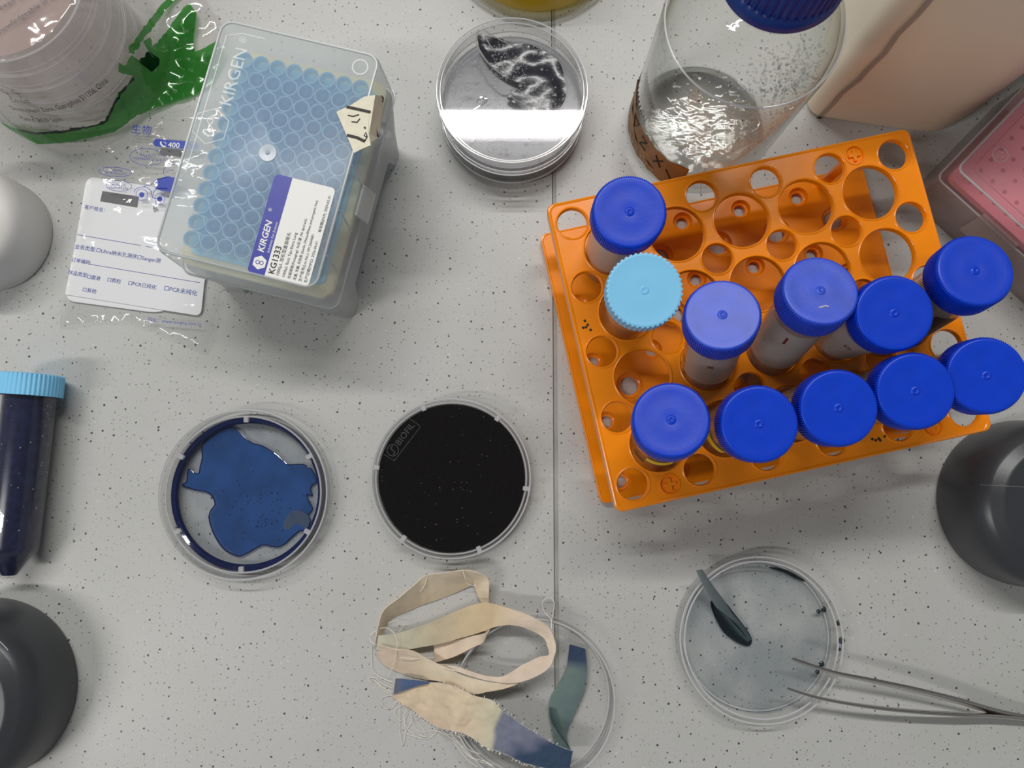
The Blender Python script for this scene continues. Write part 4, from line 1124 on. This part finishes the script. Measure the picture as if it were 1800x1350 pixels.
ts = thing('cloth_strip', 'teal dyed cloth strip with a navy end lying in the clear dish', 'cloth strip', CR(1390, 900, 1.5))
T1 = [((1392, 556, 2.8), (1490, 585, 2.8)), ((1382, 630, 3), (1497, 650, 3.5)), ((1372, 700, 3.2), (1500, 725, 4)), ((1325, 800, 3), (1482, 850, 4)), ((1268, 895, 3), (1445, 945, 4)), ((1258, 990, 3), (1405, 1035, 3.5)), ((1275, 1080, 3), (1375, 1115, 3)), ((1288, 1160, 3), (1375, 1175, 3)), ((1300, 1230, 3), (1400, 1235, 3))]
def tT(s, f, p): return mixc(srgb(64, 80, 106), mixc(srgb(128, 146, 142), srgb(100, 120, 122), f * .6 + .4 * s), (s - .16) * 9)
m, cols = strip(T1, CR, tT, sub=6, across=8, seed=8, wave=0.4); m.build('woven_band', M['cloth'], ts, colors=cols, angle=80)
T2 = [((1262, 960, 4.0), (1300, 975, 4.5)), ((1270, 1030, 4.5), (1325, 1060, 4.6)), ((1300, 1090, 4.6), (1345, 1130, 4.4)), ((1340, 1150, 4.4), (1365, 1165, 4.2)), ((1380, 1205, 4.2), (1392, 1222, 4))]
def tT2(s, f, p): return mixc(srgb(66, 86, 88), srgb(96, 116, 114), f)
m, cols = strip(T2, CR, tT2, sub=5, across=3, seed=9, wave=0.1); m.build('folded_edge', M['cloth'], ts, colors=cols, angle=80)

ds = thing('cloth_strip', 'narrow dark grey wet cloth strip leaning out of the dish over its rim', 'cloth strip', CT(300, 330, 1.9))
X1 = [((152, 152, 20), (186, 146, 20)), ((190, 225, 17), (225, 208, 17)), ((232, 300, 12), (272, 272, 12)), ((250, 330, 9), (300, 310, 9)), ((300, 372, 5), (335, 365, 5)), ((350, 415, 3.2), (385, 425, 4)), ((395, 470, 2.6), (415, 470, 3.2)), ((412, 510, 2.5), (432, 495, 2.8))]
def tX(s, f, p): return mixc(mixc(srgb(120, 130, 132), srgb(96, 108, 112), f), srgb(70, 84, 90), (s - .4) * 3)
m, cols = strip(X1, CT, tX, sub=5, across=4, seed=10, wave=0.1); m.build('upper_fold', M['cloth'], ds, colors=cols, angle=80)
X2 = [((236, 322, 7), (256, 335, 8)), ((250, 372, 4), (300, 372, 4.5)), ((285, 430, 2.8), (350, 425, 3)), ((340, 490, 2.6), (385, 465, 3)), ((400, 522, 2.5), (418, 505, 2.8))]
def tX2(s, f, p): return mixc(srgb(28, 38, 44), srgb(72, 84, 88), (f - .55) * 3)
m, cols = strip(X2, CT, tX2, sub=5, across=5, seed=11, wave=0.1); m.build('lower_fold', M['cloth'], ds, colors=cols, angle=80)

# ------------------------------------------------------------------ tweezers
def arm(pts, w=6.5, lean=0.0):
    """a thin springy steel leaf standing on edge"""
    P = smooth_path([at(*p) for p in pts], 6); n = len(P); m = MB(); loops = []
    for i in range(n):
        s = i / (n - 1)
        hw = (0.8 + (w / 2 - 0.8) * min(1.0, s * 1.7)); th = 0.7 + 0.35 * min(1, s * 3)
        t = P[min(i + 1, n - 1)] - P[max(i - 1, 0)]; sd = Vector((-t.y, t.x, 0)).normalized()
        up = (Vector((0, 0, 1)) + sd * lean).normalized()
        loops.append([P[i] + sd * th * a + up * hw * b for a, b in ((-.5, -1), (-1, -.6), (-1, .6), (-.75, .9), (0, 1), (.75, .9), (1, .6), (1, -.6), (.5, -1))])
    m.loft(loops, True, True, True); return m
tw = thing('tweezers', 'pair of slim steel tweezers resting on the dish rim', 'tweezers', at(1600, 1230, 0))
arm([(1392, 1158, 20), (1460, 1181, 18.5), (1530, 1196, 17), (1600, 1211, 15), (1680, 1231, 12), (1750, 1251, 9), (1805, 1262, 7), (1845, 1266, 5.5)], lean=0.6).build('upper_arm', M['steel'], tw, angle=60)
arm([(1384, 1210, 20), (1440, 1227, 18.5), (1520, 1241, 17), (1600, 1250, 15), (1690, 1256, 12), (1750, 1258, 9), (1805, 1263.5, 7), (1845, 1268, 5.5)], lean=0.12).build('lower_arm', M['steel'], tw, angle=60)

# ------------------------------------------------------------------ glass bottle
gc = Vector((114.0, 205.0, 0))
gb = thing('reagent_bottle', 'clear glass reagent bottle with a ribbed dark blue screw cap', 'bottle', gc)
prof = [(0.05, 2.0), (30, 1.2), (36, 0.0), (40.5, 1.0), (43, 5), (43, 112), (42.2, 118), (39.5, 125), (34, 133.5), (26, 141), (19.5, 146), (18.0, 150), (18.0, 162)]
inn = [(16.2, 162), (16.2, 150), (17.8, 145), (25, 139), (33, 131), (38, 123.5), (40.2, 117), (41, 111), (41, 8), (38, 5.4), (0.05, 5.0)]
m = MB(); m.lathe(prof + inn, 96, gc); body = m.build('glass_body', M['glass'], gb, angle=60)
def cap_ribbed(c, r, z0, z1, n=48):
    m = MB(); per = 4; N_ = n * per
    def rg(rr, z, d): return [(c[0] + (rr - (d if i % per in (2, 3) else 0)) * math.cos(2 * math.pi * i / N_), c[1] + (rr - (d if i % per in (2, 3) else 0)) * math.sin(2 * math.pi * i / N_), z) for i in range(N_)]
    m.loft([rg(r - 3, z0, 0), rg(r + 0.6, z0, 0), rg(r + 1.0, z0 + 1, 0), rg(r + 0.8, z0 + 5.5, 0), rg(r - 0.2, z0 + 7, 0), rg(r - .3, z0 + 7.5, 0.9), rg(r - .8, z1 - 2, 0.9), rg(r - 1.6, z1 - .6, .3), rg(r - 3, z1, 0), rg(r - 8, z1 - .3, 0), rg(0.05, z1 - .3, 0)])
    return m
cap_ribbed(gc, 26.5, 154, 181).build('screw_cap', M['navy'], gb, angle=40)
m = MB(); m.lathe([(17.5, 148.5), (24.5, 149), (24.8, 151.5), (17.5, 152)], 64, gc); m.build('pour_ring', M['clear'], gb)
ring(42.4, 0.5, 118.5, gc).build('shoulder_ring', M['dish_rim'], gb); ring(43.0, 0.35, 110.5, gc).build('shoulder_ring', M['glass'], gb)
# brown tape with dark strokes on the lower left of the wall
def wall(a, z, r=43.25): return gc + Vector((r * math.cos(math.radians(a)), r * math.sin(math.radians(a)), z))
m = MB(); 
edge_lo = [(a, 9 + 3 * noise.noise(Vector((a * .1, 0, 0)))) for a in range(150, 253, 3)]
m.loft([[wall(a, z) for a, z in edge_lo], [wall(a, z + 30 + 2 * noise.noise(Vector((a * .13, 5, 0)))) for a, z in edge_lo]], closed=False)
tpb = m.build('tape_label', M['amber_tape'], gb, label='torn brown tape with dark lettering')
m = MB()
for seg in ([(160, 34), (180, 29), (200, 22), (222, 17), (245, 14)], [(188, 35), (193, 26), (198, 36), (188, 35)], [(206, 34), (213, 34), (206, 25), (214, 25)], [(224, 33), (231, 24)], [(231, 33), (224, 24)], [(236, 26), (243, 17)]):
    q = [wall(a, z, 43.45) for a, z in seg]; m.tube(q, 0.5, 5)
m.build('handwriting', M['marker'], tpb, off=gc)
m = MB()
for i, ch in enumerate('IITISUII'):
    a = 176 + i * 7; n_ = Vector((math.cos(math.radians(a)), math.sin(math.radians(a)), 0))
    text(ch, 7, wall(a, 11, 43.5), Vector((-n_.y, n_.x, 0)), M['grey_mark'], tpb, 'printed_text', ey=(0, 0, 1))
# condensation inside the shoulder
rnd = random.Random(31); m = MB()
def bead(m, p, s, k):
    loops = []
    for zz, rr in ((-.8, .45), (-.35, .9), (.2, .95), (.65, .6)):
        loops.append([p + Vector((rr * s * math.cos(a), rr * s * math.sin(a) * k, zz * s)) for a in [math.pi / 3 * i for i in range(6)]])
    m.loft(loops, True, True, True)
for _ in range(520):
    a = math.radians(rnd.gauss(288, 17)); z = rnd.gauss(126, 7)
    if not 108 < z < 142: continue
    r = (41 if z < 112 else 41 - (z - 112) * 0.45 if z < 123 else 37.5 - (z - 123) * 0.80)
    bead(m, gc + Vector((r * math.cos(a), r * math.sin(a), z)), rnd.uniform(0.25, 0.8), rnd.uniform(.7, 1.3))
for _ in range(70):
    a = math.radians(rnd.gauss(292, 10)); z = rnd.uniform(60, 110)
    bead(m, gc + Vector((41 * math.cos(a), 41 * math.sin(a), z)), rnd.uniform(0.25, 0.75), rnd.uniform(.7, 1.3))
tag(m.build('condensation', clear('wall_droplet', (0.97, 0.97, 0.97), 0.03, body=0.1, body_col=(1, 1, 1), f0=0.09), gb, angle=80), kind='stuff')

# ------------------------------------------------------------------ conical flask with yellow liquid, top edge
e = at(942, 42, 0); fc = Vector((e.x, e.y + 57, 0))
fl = thing('conical_flask', 'glass flask of yellow liquid cut off by the top edge', 'flask', fc)
m = MB(); m.lathe([(0.05, 1.5), (49, 1.2), (53, 0), (56, 1.5), (57, 5), (55.5, 10), (20, 92), (17, 100), (17, 125), (19, 128), (15.5, 128), (15.5, 100), (18, 91), (52, 10), (53, 6), (50, 3.2), (0.05, 3.4)], 80, fc); m.build('glass_body', M['glass'], fl)
m = MB(); m.lathe([(0.05, 3.8), (49.5, 3.6), (52.2, 6.2), (51.5, 10), (41, 36), (0.05, 36)], 64, fc); m.build('yellow_liquid', M['yellow_liquid'], fl)

# ------------------------------------------------------------------ cream container, domes, white lid
cc = Vector((265, 285, 0))
cj = thing('plastic_container', 'tall cream plastic container with a grey scuff line, behind the rack', 'container', cc)
outer = [(180, 214), (262, 201.5), (284, 213), (350, 282), (336, 372), (226, 352)]
def rounded(poly, rad, n=6):
    out = []; k = len(poly)
    for i in range(k):
        p = Vector(poly[i]); a = (Vector(poly[i - 1]) - p).normalized(); b = (Vector(poly[(i + 1) % k]) - p).normalized()
        rr = rad[i] if isinstance(rad, (list, tuple)) else rad
        s, e2 = p + a * rr, p + b * rr
        for j in range(n + 1):
            t = j / n; out.append((s * (1 - t) ** 2 + p * 2 * t * (1 - t) + e2 * t * t))
    return out
ol = rounded(outer, [14, 9, 10, 18, 18, 18])
cen = sum((Vector(p) for p in ol), Vector((0, 0))) / len(ol)
def cl(s, z): return [((p.x - cen.x) * s + cen.x, (p.y - cen.y) * s + cen.y, z) for p in ol]
m = MB(); m.loft([cl(0.975, 0), cl(0.995, 1.5), cl(1.0, 5), cl(1.0, 138), cl(0.985, 143), cl(0.95, 145.5)], cap0=True, cap1=True); m.build('body', M['cream'], cj)
m = MB(); m.loft([cl(1.012, 134), cl(1.018, 136), cl(1.018, 141), cl(1.0, 144.5), cl(0.96, 146.2)], cap1=True); m.build('rim', M['cream'], cj)
def face_pt(f, z): 
    a, b = Vector((188.5, 212.3)), Vector((250, 202.9)); p = a.lerp(b, f); return Vector((p.x, p.y - 0.45, z))
m = MB()
sc = [(0.03, 2), (0.04, 18), (0.035, 34), (0.075, 50), (0.07, 62), (0.085, 78), (0.055, 96), (0.07, 112), (0.06, 130)]
L, R = [], []
for f, z in sc:
    L.append(face_pt(f - 0.022, z)); R.append(face_pt(f + 0.022 + 0.01 * noise.noise(Vector((z, 0, 0))), z))
m.loft([L, R], closed=False); m.build('scuff_line', M['grey_mark'], cj, smooth=False)
m = MB(); m.loft([[face_pt(0.01, 0.8), face_pt(0.055, 0.8)], [face_pt(0.012, 4), face_pt(0.05, 4)]], closed=False); m.build('dark_chip', M['marker'], cj, smooth=False)

def dome(cpx, rpx, hc, H, name, label, cat, mat, prof):
    p = at(*cpx, hc); s = FPX / (CAM_H - hc); R = rpx / s
    t = thing(name, label, cat, (p.x, p.y, 0))
    m = MB(); m.lathe([(R * a, H * b) for a, b in prof], 96, (p.x, p.y, 0), cap0=True); m.build('shell', mat, t, angle=50)
    return t, p, R
DP = [(0.95, 0), (0.99, 0.03), (1.0, 0.15), (0.985, 0.45), (0.965, 0.66), (0.92, 0.80), (0.83, 0.90), (0.7, 0.965), (0.5, 0.985), (0.25, 0.997), (0.001, 1.0)]
t, p, R = dome((1803, 884), 144, 9, 44, 'domed_lid', 'dark grey rounded plastic dome at the right edge with a straight seam', 'dome', M['dark'], DP)
def dz(r):
    for (a0, b0), (a1, b1) in zip(DP[2:], DP[3:]):
        if a1 <= r <= a0: return 44 * (b0 + (b1 - b0) * (a0 - r) / (a0 - a1))
    return 44 * .5
m = MB(); pts = []
for i in range(41):
    u = -0.97 + 1.94 * i / 40; v = 0.24 - 0.05 * (u + 1)
    rr = math.hypot(u, v)
    if rr < 0.99: pts.append((p.x + u * R, p.y + v * R, dz(rr) + 0.05))
m.tube(pts, 0.35, 5); m.build('seam_line', M['ink_grey'], t)
t, p, R = dome((-33, 1214), 152, 9, 44, 'domed_lid', 'dark grey rounded plastic dome at the lower left edge', 'dome', M['dark'], DP)
m = MB()
for r0, a0, a1 in ((0.86, 42, 64), (0.72, 58, 80)):
    m.tube([(p.x + R * r0 * math.cos(math.radians(a)), p.y + R * r0 * math.sin(math.radians(a)), dz(r0) + .05) for a in range(a0, a1, 2)], 0.2, 5)
m.build('scratch', M['dust'], t)
t, p, R = dome((-12, 412), 103, 3, 40, 'bottle_lid', 'smooth white round plastic lid cut off by the left edge', 'lid', M['white_plastic'],
               [(0.97, 0), (1.0, 0.03), (1.0, 0.5), (0.985, 0.7), (0.95, 0.82), (0.86, 0.9), (0.7, 0.95), (0.45, 0.985), (0.001, 1.0)])

# ------------------------------------------------------------------ dish sleeve bag, top left
dc = at(136, 100, 0)
SGR = 'dishes stacked inside the green printed sleeve'
NAMES = ['bottom', 'second from the bottom', 'middle', 'second from the top', 'topmost']
for k in range(5):
    p = dc + Vector((0.6 * math.sin(k * 2.1), 0.6 * math.cos(k * 1.7), 0))
    make_dish('empty clear petri dish in the green printed sleeve, %s of its stack' % NAMES[k], (p.x, p.y), R=45.5, z=1.0 + k * 15.0, h=14.2, group=SGR, base_h=12.5, mat='stack_dish')
STOP = 78.0
def sl_z(x, y):
    d = math.hypot(x - dc.x, y - dc.y) - 47.0
    w = 1.6 * noise.noise(Vector((x * .045, y * .045, 2.0))) + 0.8 * noise.noise(Vector((x * .12, y * .12, 9.0)))
    if d <= 0: return STOP + 1.2 + 0.4 * w
    f = max(0.0, 1 - d / 13.0)
    return max(0.8, STOP * f ** 1.6 + (2.6 + 2.2 * w) * min(1.0, d / 10.0) * (1 if d < 40 else 1.0) + 0.6)
def ray(px, py, zf, top=95.0):
    h = top; prev = None
    while h > 0.0:
        p = at(px, py, h)
        if zf(p.x, p.y) >= h: return p
        h -= 0.5
    return at(px, py, 0.6)
bag = thing('plastic_sleeve', 'clear plastic sleeve with green print over the stack of dishes, top left', 'plastic bag', dc)
C1_ = crop(0, 0, 4.5)
out_px = [(-45, 175), (0, 212), (33, 232), (67, 253), (130, 246), (200, 231), (240, 202), (300, 182), (345, 168), (372, 150), (400, 100), (398, 50), (372, 15), (352, -20), (330, -80)]
outline = [at(x, y, 1.0) for x, y in out_px]
outline += [dc + Vector((95, 95, 0)), dc + Vector((0, 100, 0)), dc + Vector((-80, 80, 0)), dc + Vector((-95, 0, 0))]
m = MB(); m.drape([(p.x, p.y) for p in outline], sl_z, 2.6); film = m.build('film', M['sleeve'], bag, angle=80)
def print_area(pxs, mat, name, off, step=2.6):
    fine = []
    for (ax_, ay_), (bx_, by_) in zip(pxs, pxs[1:] + pxs[:1]):
        k = max(1, int(math.hypot(bx_ - ax_, by_ - ay_) / 5))
        fine += [(ax_ + (bx_ - ax_) * j / k, ay_ + (by_ - ay_) * j / k) for j in range(k)]
    q = [ray(x, y, sl_z) for x, y in fine]
    m = MB(); m.drape([(p.x, p.y) for p in q], sl_z, step * 0.8, off)
    for v in m.v:                              # keep the print outside the film where it hangs steeply
        e_ = Vector((v.x - dc.x, v.y - dc.y, 0)); d_ = e_.length - 47.0
        if -1 < d_ < 16: v += e_.normalized() * (1.3 + off) * min(1.0, (d_ + 1) / 2, (16 - d_) / 5)
    return m.build(name, mat, film, off=dc, angle=80)
G1 = [(0, 213), (33, 232), (67, 252), (130, 245), (200, 230), (240, 201), (300, 181), (345, 166), (371, 149), (385, 118), (392, 95), (385, 70), (362, 84), (343, 92), (340, 70), (346, 24), (335, 8), (325, 12), (298, 48), (266, 84), (262, 68), (250, 76), (258, 92), (276, 104), (270, 125), (250, 112),
      (229, 98), (222, 108), (216, 116), (209, 112), (205, 124), (212, 129), (233, 134), (232, 142), (222, 150), (208, 163), (196, 189), (184, 210), (167, 217), (112, 226), (67, 230), (33, 223)]
print_area(G1, M['green'], 'green_print', 0.35)
print_area([(305, -8), (280, 12), (240, 62), (225, 84), (226, 95), (232, 95), (262, 56), (290, 20), (312, -2), (318, -10)], M['green'], 'green_stripe', 0.35)
print_area([(258, 91), (276, 104), (276, 114), (264, 128), (242, 110)], M['green_dark'], 'dark_green_square', 0.7)
print_area([(33, 222), (67, 229), (112, 225), (167, 216), (184, 209), (196, 188), (208, 162), (222, 146), (231, 133), (234, 140), (224, 152), (211, 166), (199, 192), (186, 213), (168, 220), (112, 230), (67, 233), (40, 227)], M['green_dark'], 'dark_green_line', 0.75, 2.0)
m = MB(); m.lathe([(43.0, STOP + .2), (0.05, STOP + .2)], 64, dc); m.build('pink_panel', M['pink_sheet'], bag)
def bag_text(body, size, a, b, mat='ink_grey', **k):
    p, q = ray(*a, sl_z), ray(*b, sl_z)
    text(body, size, p, Vector((q.x - p.x, q.y - p.y, 0)), M[mat], film, zf=sl_z, off=0.6, **k)
bag_text('been un', 4.6, (3, 20), (45, -3))
bag_text('knowledgeable in safe', 4.6, (-4, 66), (96, 0))
def wall_line(body, size, a, z):
    p = at(*a, z) - dc; th = math.atan2(p.y, p.x)
    rz = 47.0 + 13.0 * (1 - ((z + 1) / STOP) ** (1 / 1.6)) + 1.6
    o = text(body, size, (0, 0, 0), (1, 0, 0), M['ink_black'], film, zf=lambda x, y: 0.0, off=0.0)
    for v in o.data.vertices:
        q = (v.co / S) + dc; zz = z + q.y * 1.9
        r_ = 47.0 + 13.0 * (1 - (max(0.0, zz) / STOP) ** (1 / 1.6)) + 1.8
        v.co = Vector((r_ * math.cos(th + q.x / rz), r_ * math.sin(th + q.x / rz), zz)) * S
wall_line('Development Zone, Guangzhou 511356, China', 3.1, (18, 203), 37)
wall_line('Co., Ltd.', 3.1, (20, 190), 46)
wall_line('☂', 4.6, (8, 170), 52)
wall_line('☂', 4.6, (28, 166), 52)
wall_line(', Madrid 28039 Spain', 3.1, (30, 218), 27)

# ------------------------------------------------------------------ clear sample bag with a white form
CS = crop(100, 300, 5.193)
CP = crop(80, 150, 2.755)
sc0 = at(240, 420, 0)
sb = thing('sample_bag', 'clear zip bag holding a white printed form, half under the tip box', 'plastic bag', sc0)
def fz(x, y):
    return max(4.6, 5.6 + 1.3 * noise.noise(Vector((x * .05, y * .05, 7.0))) + 0.6 * noise.noise(Vector((x * .16, y * .16, 3.0))))
ob = [(160, 266), (196, 232), (238, 204), (300, 186), (350, 172), (420, 190), (440, 300), (430, 420), (400, 500), (383, 508), (384, 532), (374, 580), (361, 622), (335, 612), (310, 600), (265, 580), (225, 563), (160, 566), (101, 574), (103, 558), (118, 500), (140, 400), (157, 318)]
m = MB(); q = [at(x, y, 4) for x, y in ob]
def fzz(x, y):
    e = min((Vector((x, y)) - Vector((p.x, p.y))).length for p in smooth_q)
    k_ = min(1.0, e / 4.0) ** 0.5
    return 1.0 + (fz(x, y) - 1.0) * k_
smooth_q = smooth_path(q, 3, True)
m.drape([(p.x, p.y) for p in q], fzz, 3.4); sfilm = m.build('film', M['film'], sb, angle=80)
def flat(pts, z0, z1, mat, name, parent, lbl=None):
    a = [Vector((p.x, p.y, z0)) for p in pts]; b = [Vector((p.x, p.y, z1)) for p in pts]
    if sum(a[i].x * a[(i + 1) % len(a)].y - a[(i + 1) % len(a)].x * a[i].y for i in range(len(a))) < 0: a.reverse(); b.reverse()
    m = MB(); m.loft([a, b], cap0=True, cap1=True); return m.build(name, mat, parent, off=sc0, smooth=False, label=lbl)
card2 = [Vector((p.x, p.y, 0)) for p in rounded([at(*p, 2).xy for p in ((152, 309), (366, 343), (338, 470), (300, 553), (114, 528))], [6, 3, 3, 14, 6])]
cardo = flat(card2, 0.6, 1.5, M['card'], 'backing_card', sb, 'white rounded card')
lab2 = [Vector((p.x, p.y, 0)) for p in rounded([at(*p, 3).xy for p in ((146, 351), (345, 391), (352, 560 - 5), (357, 495))], 0.1, 1)]
lab2 = [Vector((p.x, p.y, 0)) for p in rounded([at(*p, 3).xy for p in ((146, 351), (378, 394), (358, 497), (352, 555), (113, 517))], [0.5, 0.5, 0.5, 4, 0.5], 4)]
form = flat(lab2, 1.6, 2.2, M['card'], 'form_panel', sb, 'white form panel with blue print')
flat([at(*p, 2.4) for p in ((179, 335), (243, 345), (240, 364), (175, 353))], 1.5, 1.7, M['window'], 'dark_window', cardo)
fz2 = lambda x, y: 3.0
ex0 = (CS(768, 683, 3) - CS(185, 583, 3)).normalized()
def ft(body, x, y, size=2.7, mat='ink_blue', ang=0.0, **k):
    e_ = Matrix.Rotation(math.radians(ang), 3, 'Z') @ ex0
    text(body, size * 1.1, CS(x, y, 2.35), e_, M[mat], form, **k)
ft('客户姓名：', 248, 345)
ft('业务类型:□Ultra纳米孔测序□Sanger测', 158, 706, 2.9)
ft('订单编码:', 128, 826)
ft('样品类型:', 98, 942)
ft('□菌液', 268, 980); ft('□质粒', 455, 1008); ft('□PCR已纯化', 645, 1038, 2.8); ft('□PCR未纯化', 972, 1088, 3.3)
ft('□其他', 230, 1098)
m = MB()
for a, b in (((185, 583), (768, 683)), ((812, 690), (1010, 725)), ((290, 852), (1305, 1022))):
    stroke(m, [CS(*a, 2.35), CS(*b, 2.35)], 0.28)
m.build('ruled_line', M['ink_blue'], form, off=sc0, smooth=False)
text('SP', 3.8, CS(925, 368, 2.35), CS(905, 300, 3) - CS(925, 368, 3), M['ink_black'], form)
# blue print on the film: pill, speech bubbles, scooter
ZF = 6.6
def fs(pts, w=0.3, closed=False, sm=True):
    p = [CP(x, y, ZF) for x, y in pts]
    if sm: p = smooth_path(p, 5, closed)
    if closed: p.append(p[0])
    stroke(m, p, w)
def ell(cx, cy, a, b, tilt=0.0, n=28):
    return [(cx + a * math.cos(t) * math.cos(tilt) - b * math.sin(t) * math.sin(tilt), cy + a * math.cos(t) * math.sin(tilt) + b * math.sin(t) * math.cos(tilt)) for t in [2 * math.pi * i / n for i in range(n)]]
m = MB()
for e4 in ((492, 347, 84, 41, 0.05), (337, 419, 80, 22, 0.06), (356, 487, 62, 25, 0.05)): fs(ell(*e4), 0.28, True, False)
m.build('speech_bubbles', M['ink_blue'], sfilm, off=sc0, smooth=False)
m = MB()
fs(ell(466, 530, 28, 28), 0.3, True, False); fs(ell(553, 550, 24, 28), 0.3, True, False)
fs([(430, 520), (440, 500), (480, 492), (510, 510), (520, 545), (560, 548)], 0.35); fs([(475, 490), (510, 480), (540, 470)], 0.35); fs([(520, 545), (525, 515), (545, 500), (590, 500)], 0.35)
fs([(520, 470), (545, 455), (585, 445)], 0.35); fs([(570, 430), (578, 400), (610, 382), (650, 390)], 0.35); fs([(582, 425), (600, 410), (620, 415)], 0.3)
m.build('scooter_outline', M['ink_blue'], sfilm, off=sc0, smooth=False)
m = MB()
for cx, cy, r in ((466, 530, 13), (553, 550, 13)):
    q = [CP(*p_, ZF) for p_ in ell(cx, cy, r, r, 0, 18)]; m.add(list(reversed(q)), [tuple(range(18))])
q = [CP(x, y, ZF) for x, y in ((540, 455), (590, 440), (640, 450), (640, 520), (560, 510), (530, 500), (545, 480))]; m.add(list(reversed(q)), [tuple(range(len(q)))])
m.build('scooter_fill', M['ink_blue'], sfilm, off=sc0, smooth=False)
q = [CP(x, y, ZF) for x, y in rrect(220, 38, 18.9, 6, (632, 286), 0.09)]
m = MB(); m.add(list(reversed(q)), [tuple(range(len(q)))]); pill = m.build('blue_pill', M['ink_blue'], sfilm, off=sc0, smooth=False)
exu = (CP(640, 296, ZF) - CP(560, 289, ZF)).normalized()
text('400', 4.8, CP(592, 299, ZF + .1), exu, M['white'], pill, bold=0.04)
m = MB(); stroke(m, smooth_path([CP(x, y, ZF + .1) for x, y in ((560, 272), (558, 282), (568, 294), (582, 296))], 4), 0.9); stroke(m, [CP(x, y, ZF + .1) for x, y in ((572, 274), (582, 278), (584, 286))], 0.35); m.build('phone_symbol', M['white'], pill, off=sc0, smooth=False)
text('生物', 6.4, CP(412, 228, ZF), exu, M['ink_blue'], sfilm)
def tiny_print(m, x, y, n, w, hgt, dx=0.0, dy=0.09):
    rr = random.Random(int(x * 7 + y))         # rows of print too small to read
    for k in range(n):
        cx, cy = x + k * w, y + k * w * dy
        for _ in range(4):
            a, b = cx + rr.uniform(0, w * .75), cy + rr.uniform(-hgt, 0)
            if rr.random() < .5: stroke(m, [CP(a, b, ZF + .05), CP(a + w * .5, b + .6, ZF + .05)], 0.22)
            else: stroke(m, [CP(a, b - hgt * .3, ZF + .05), CP(a, b + hgt * .4, ZF + .05)], 0.22)
m = MB()
for a in ((452, 340, 8, 10, 9), (424, 356, 13, 10.5, 9), (322, 414, 6, 9, 7), (280, 424, 12, 9.5, 7), (322, 484, 8, 8.5, 8), (306, 498, 10, 9.5, 8)): tiny_print(m, *a)
m.build('tiny_print', M['ink_blue'], sfilm, off=sc0, smooth=False)
text('网址：www.tsingke.com.cn', 2.9, CP(492, 1142, 5.6), exu, M['ink_blue'], sfilm)

# helper keys used only while building
for o in bpy.data.objects:
    if 'off' in o: del o['off']
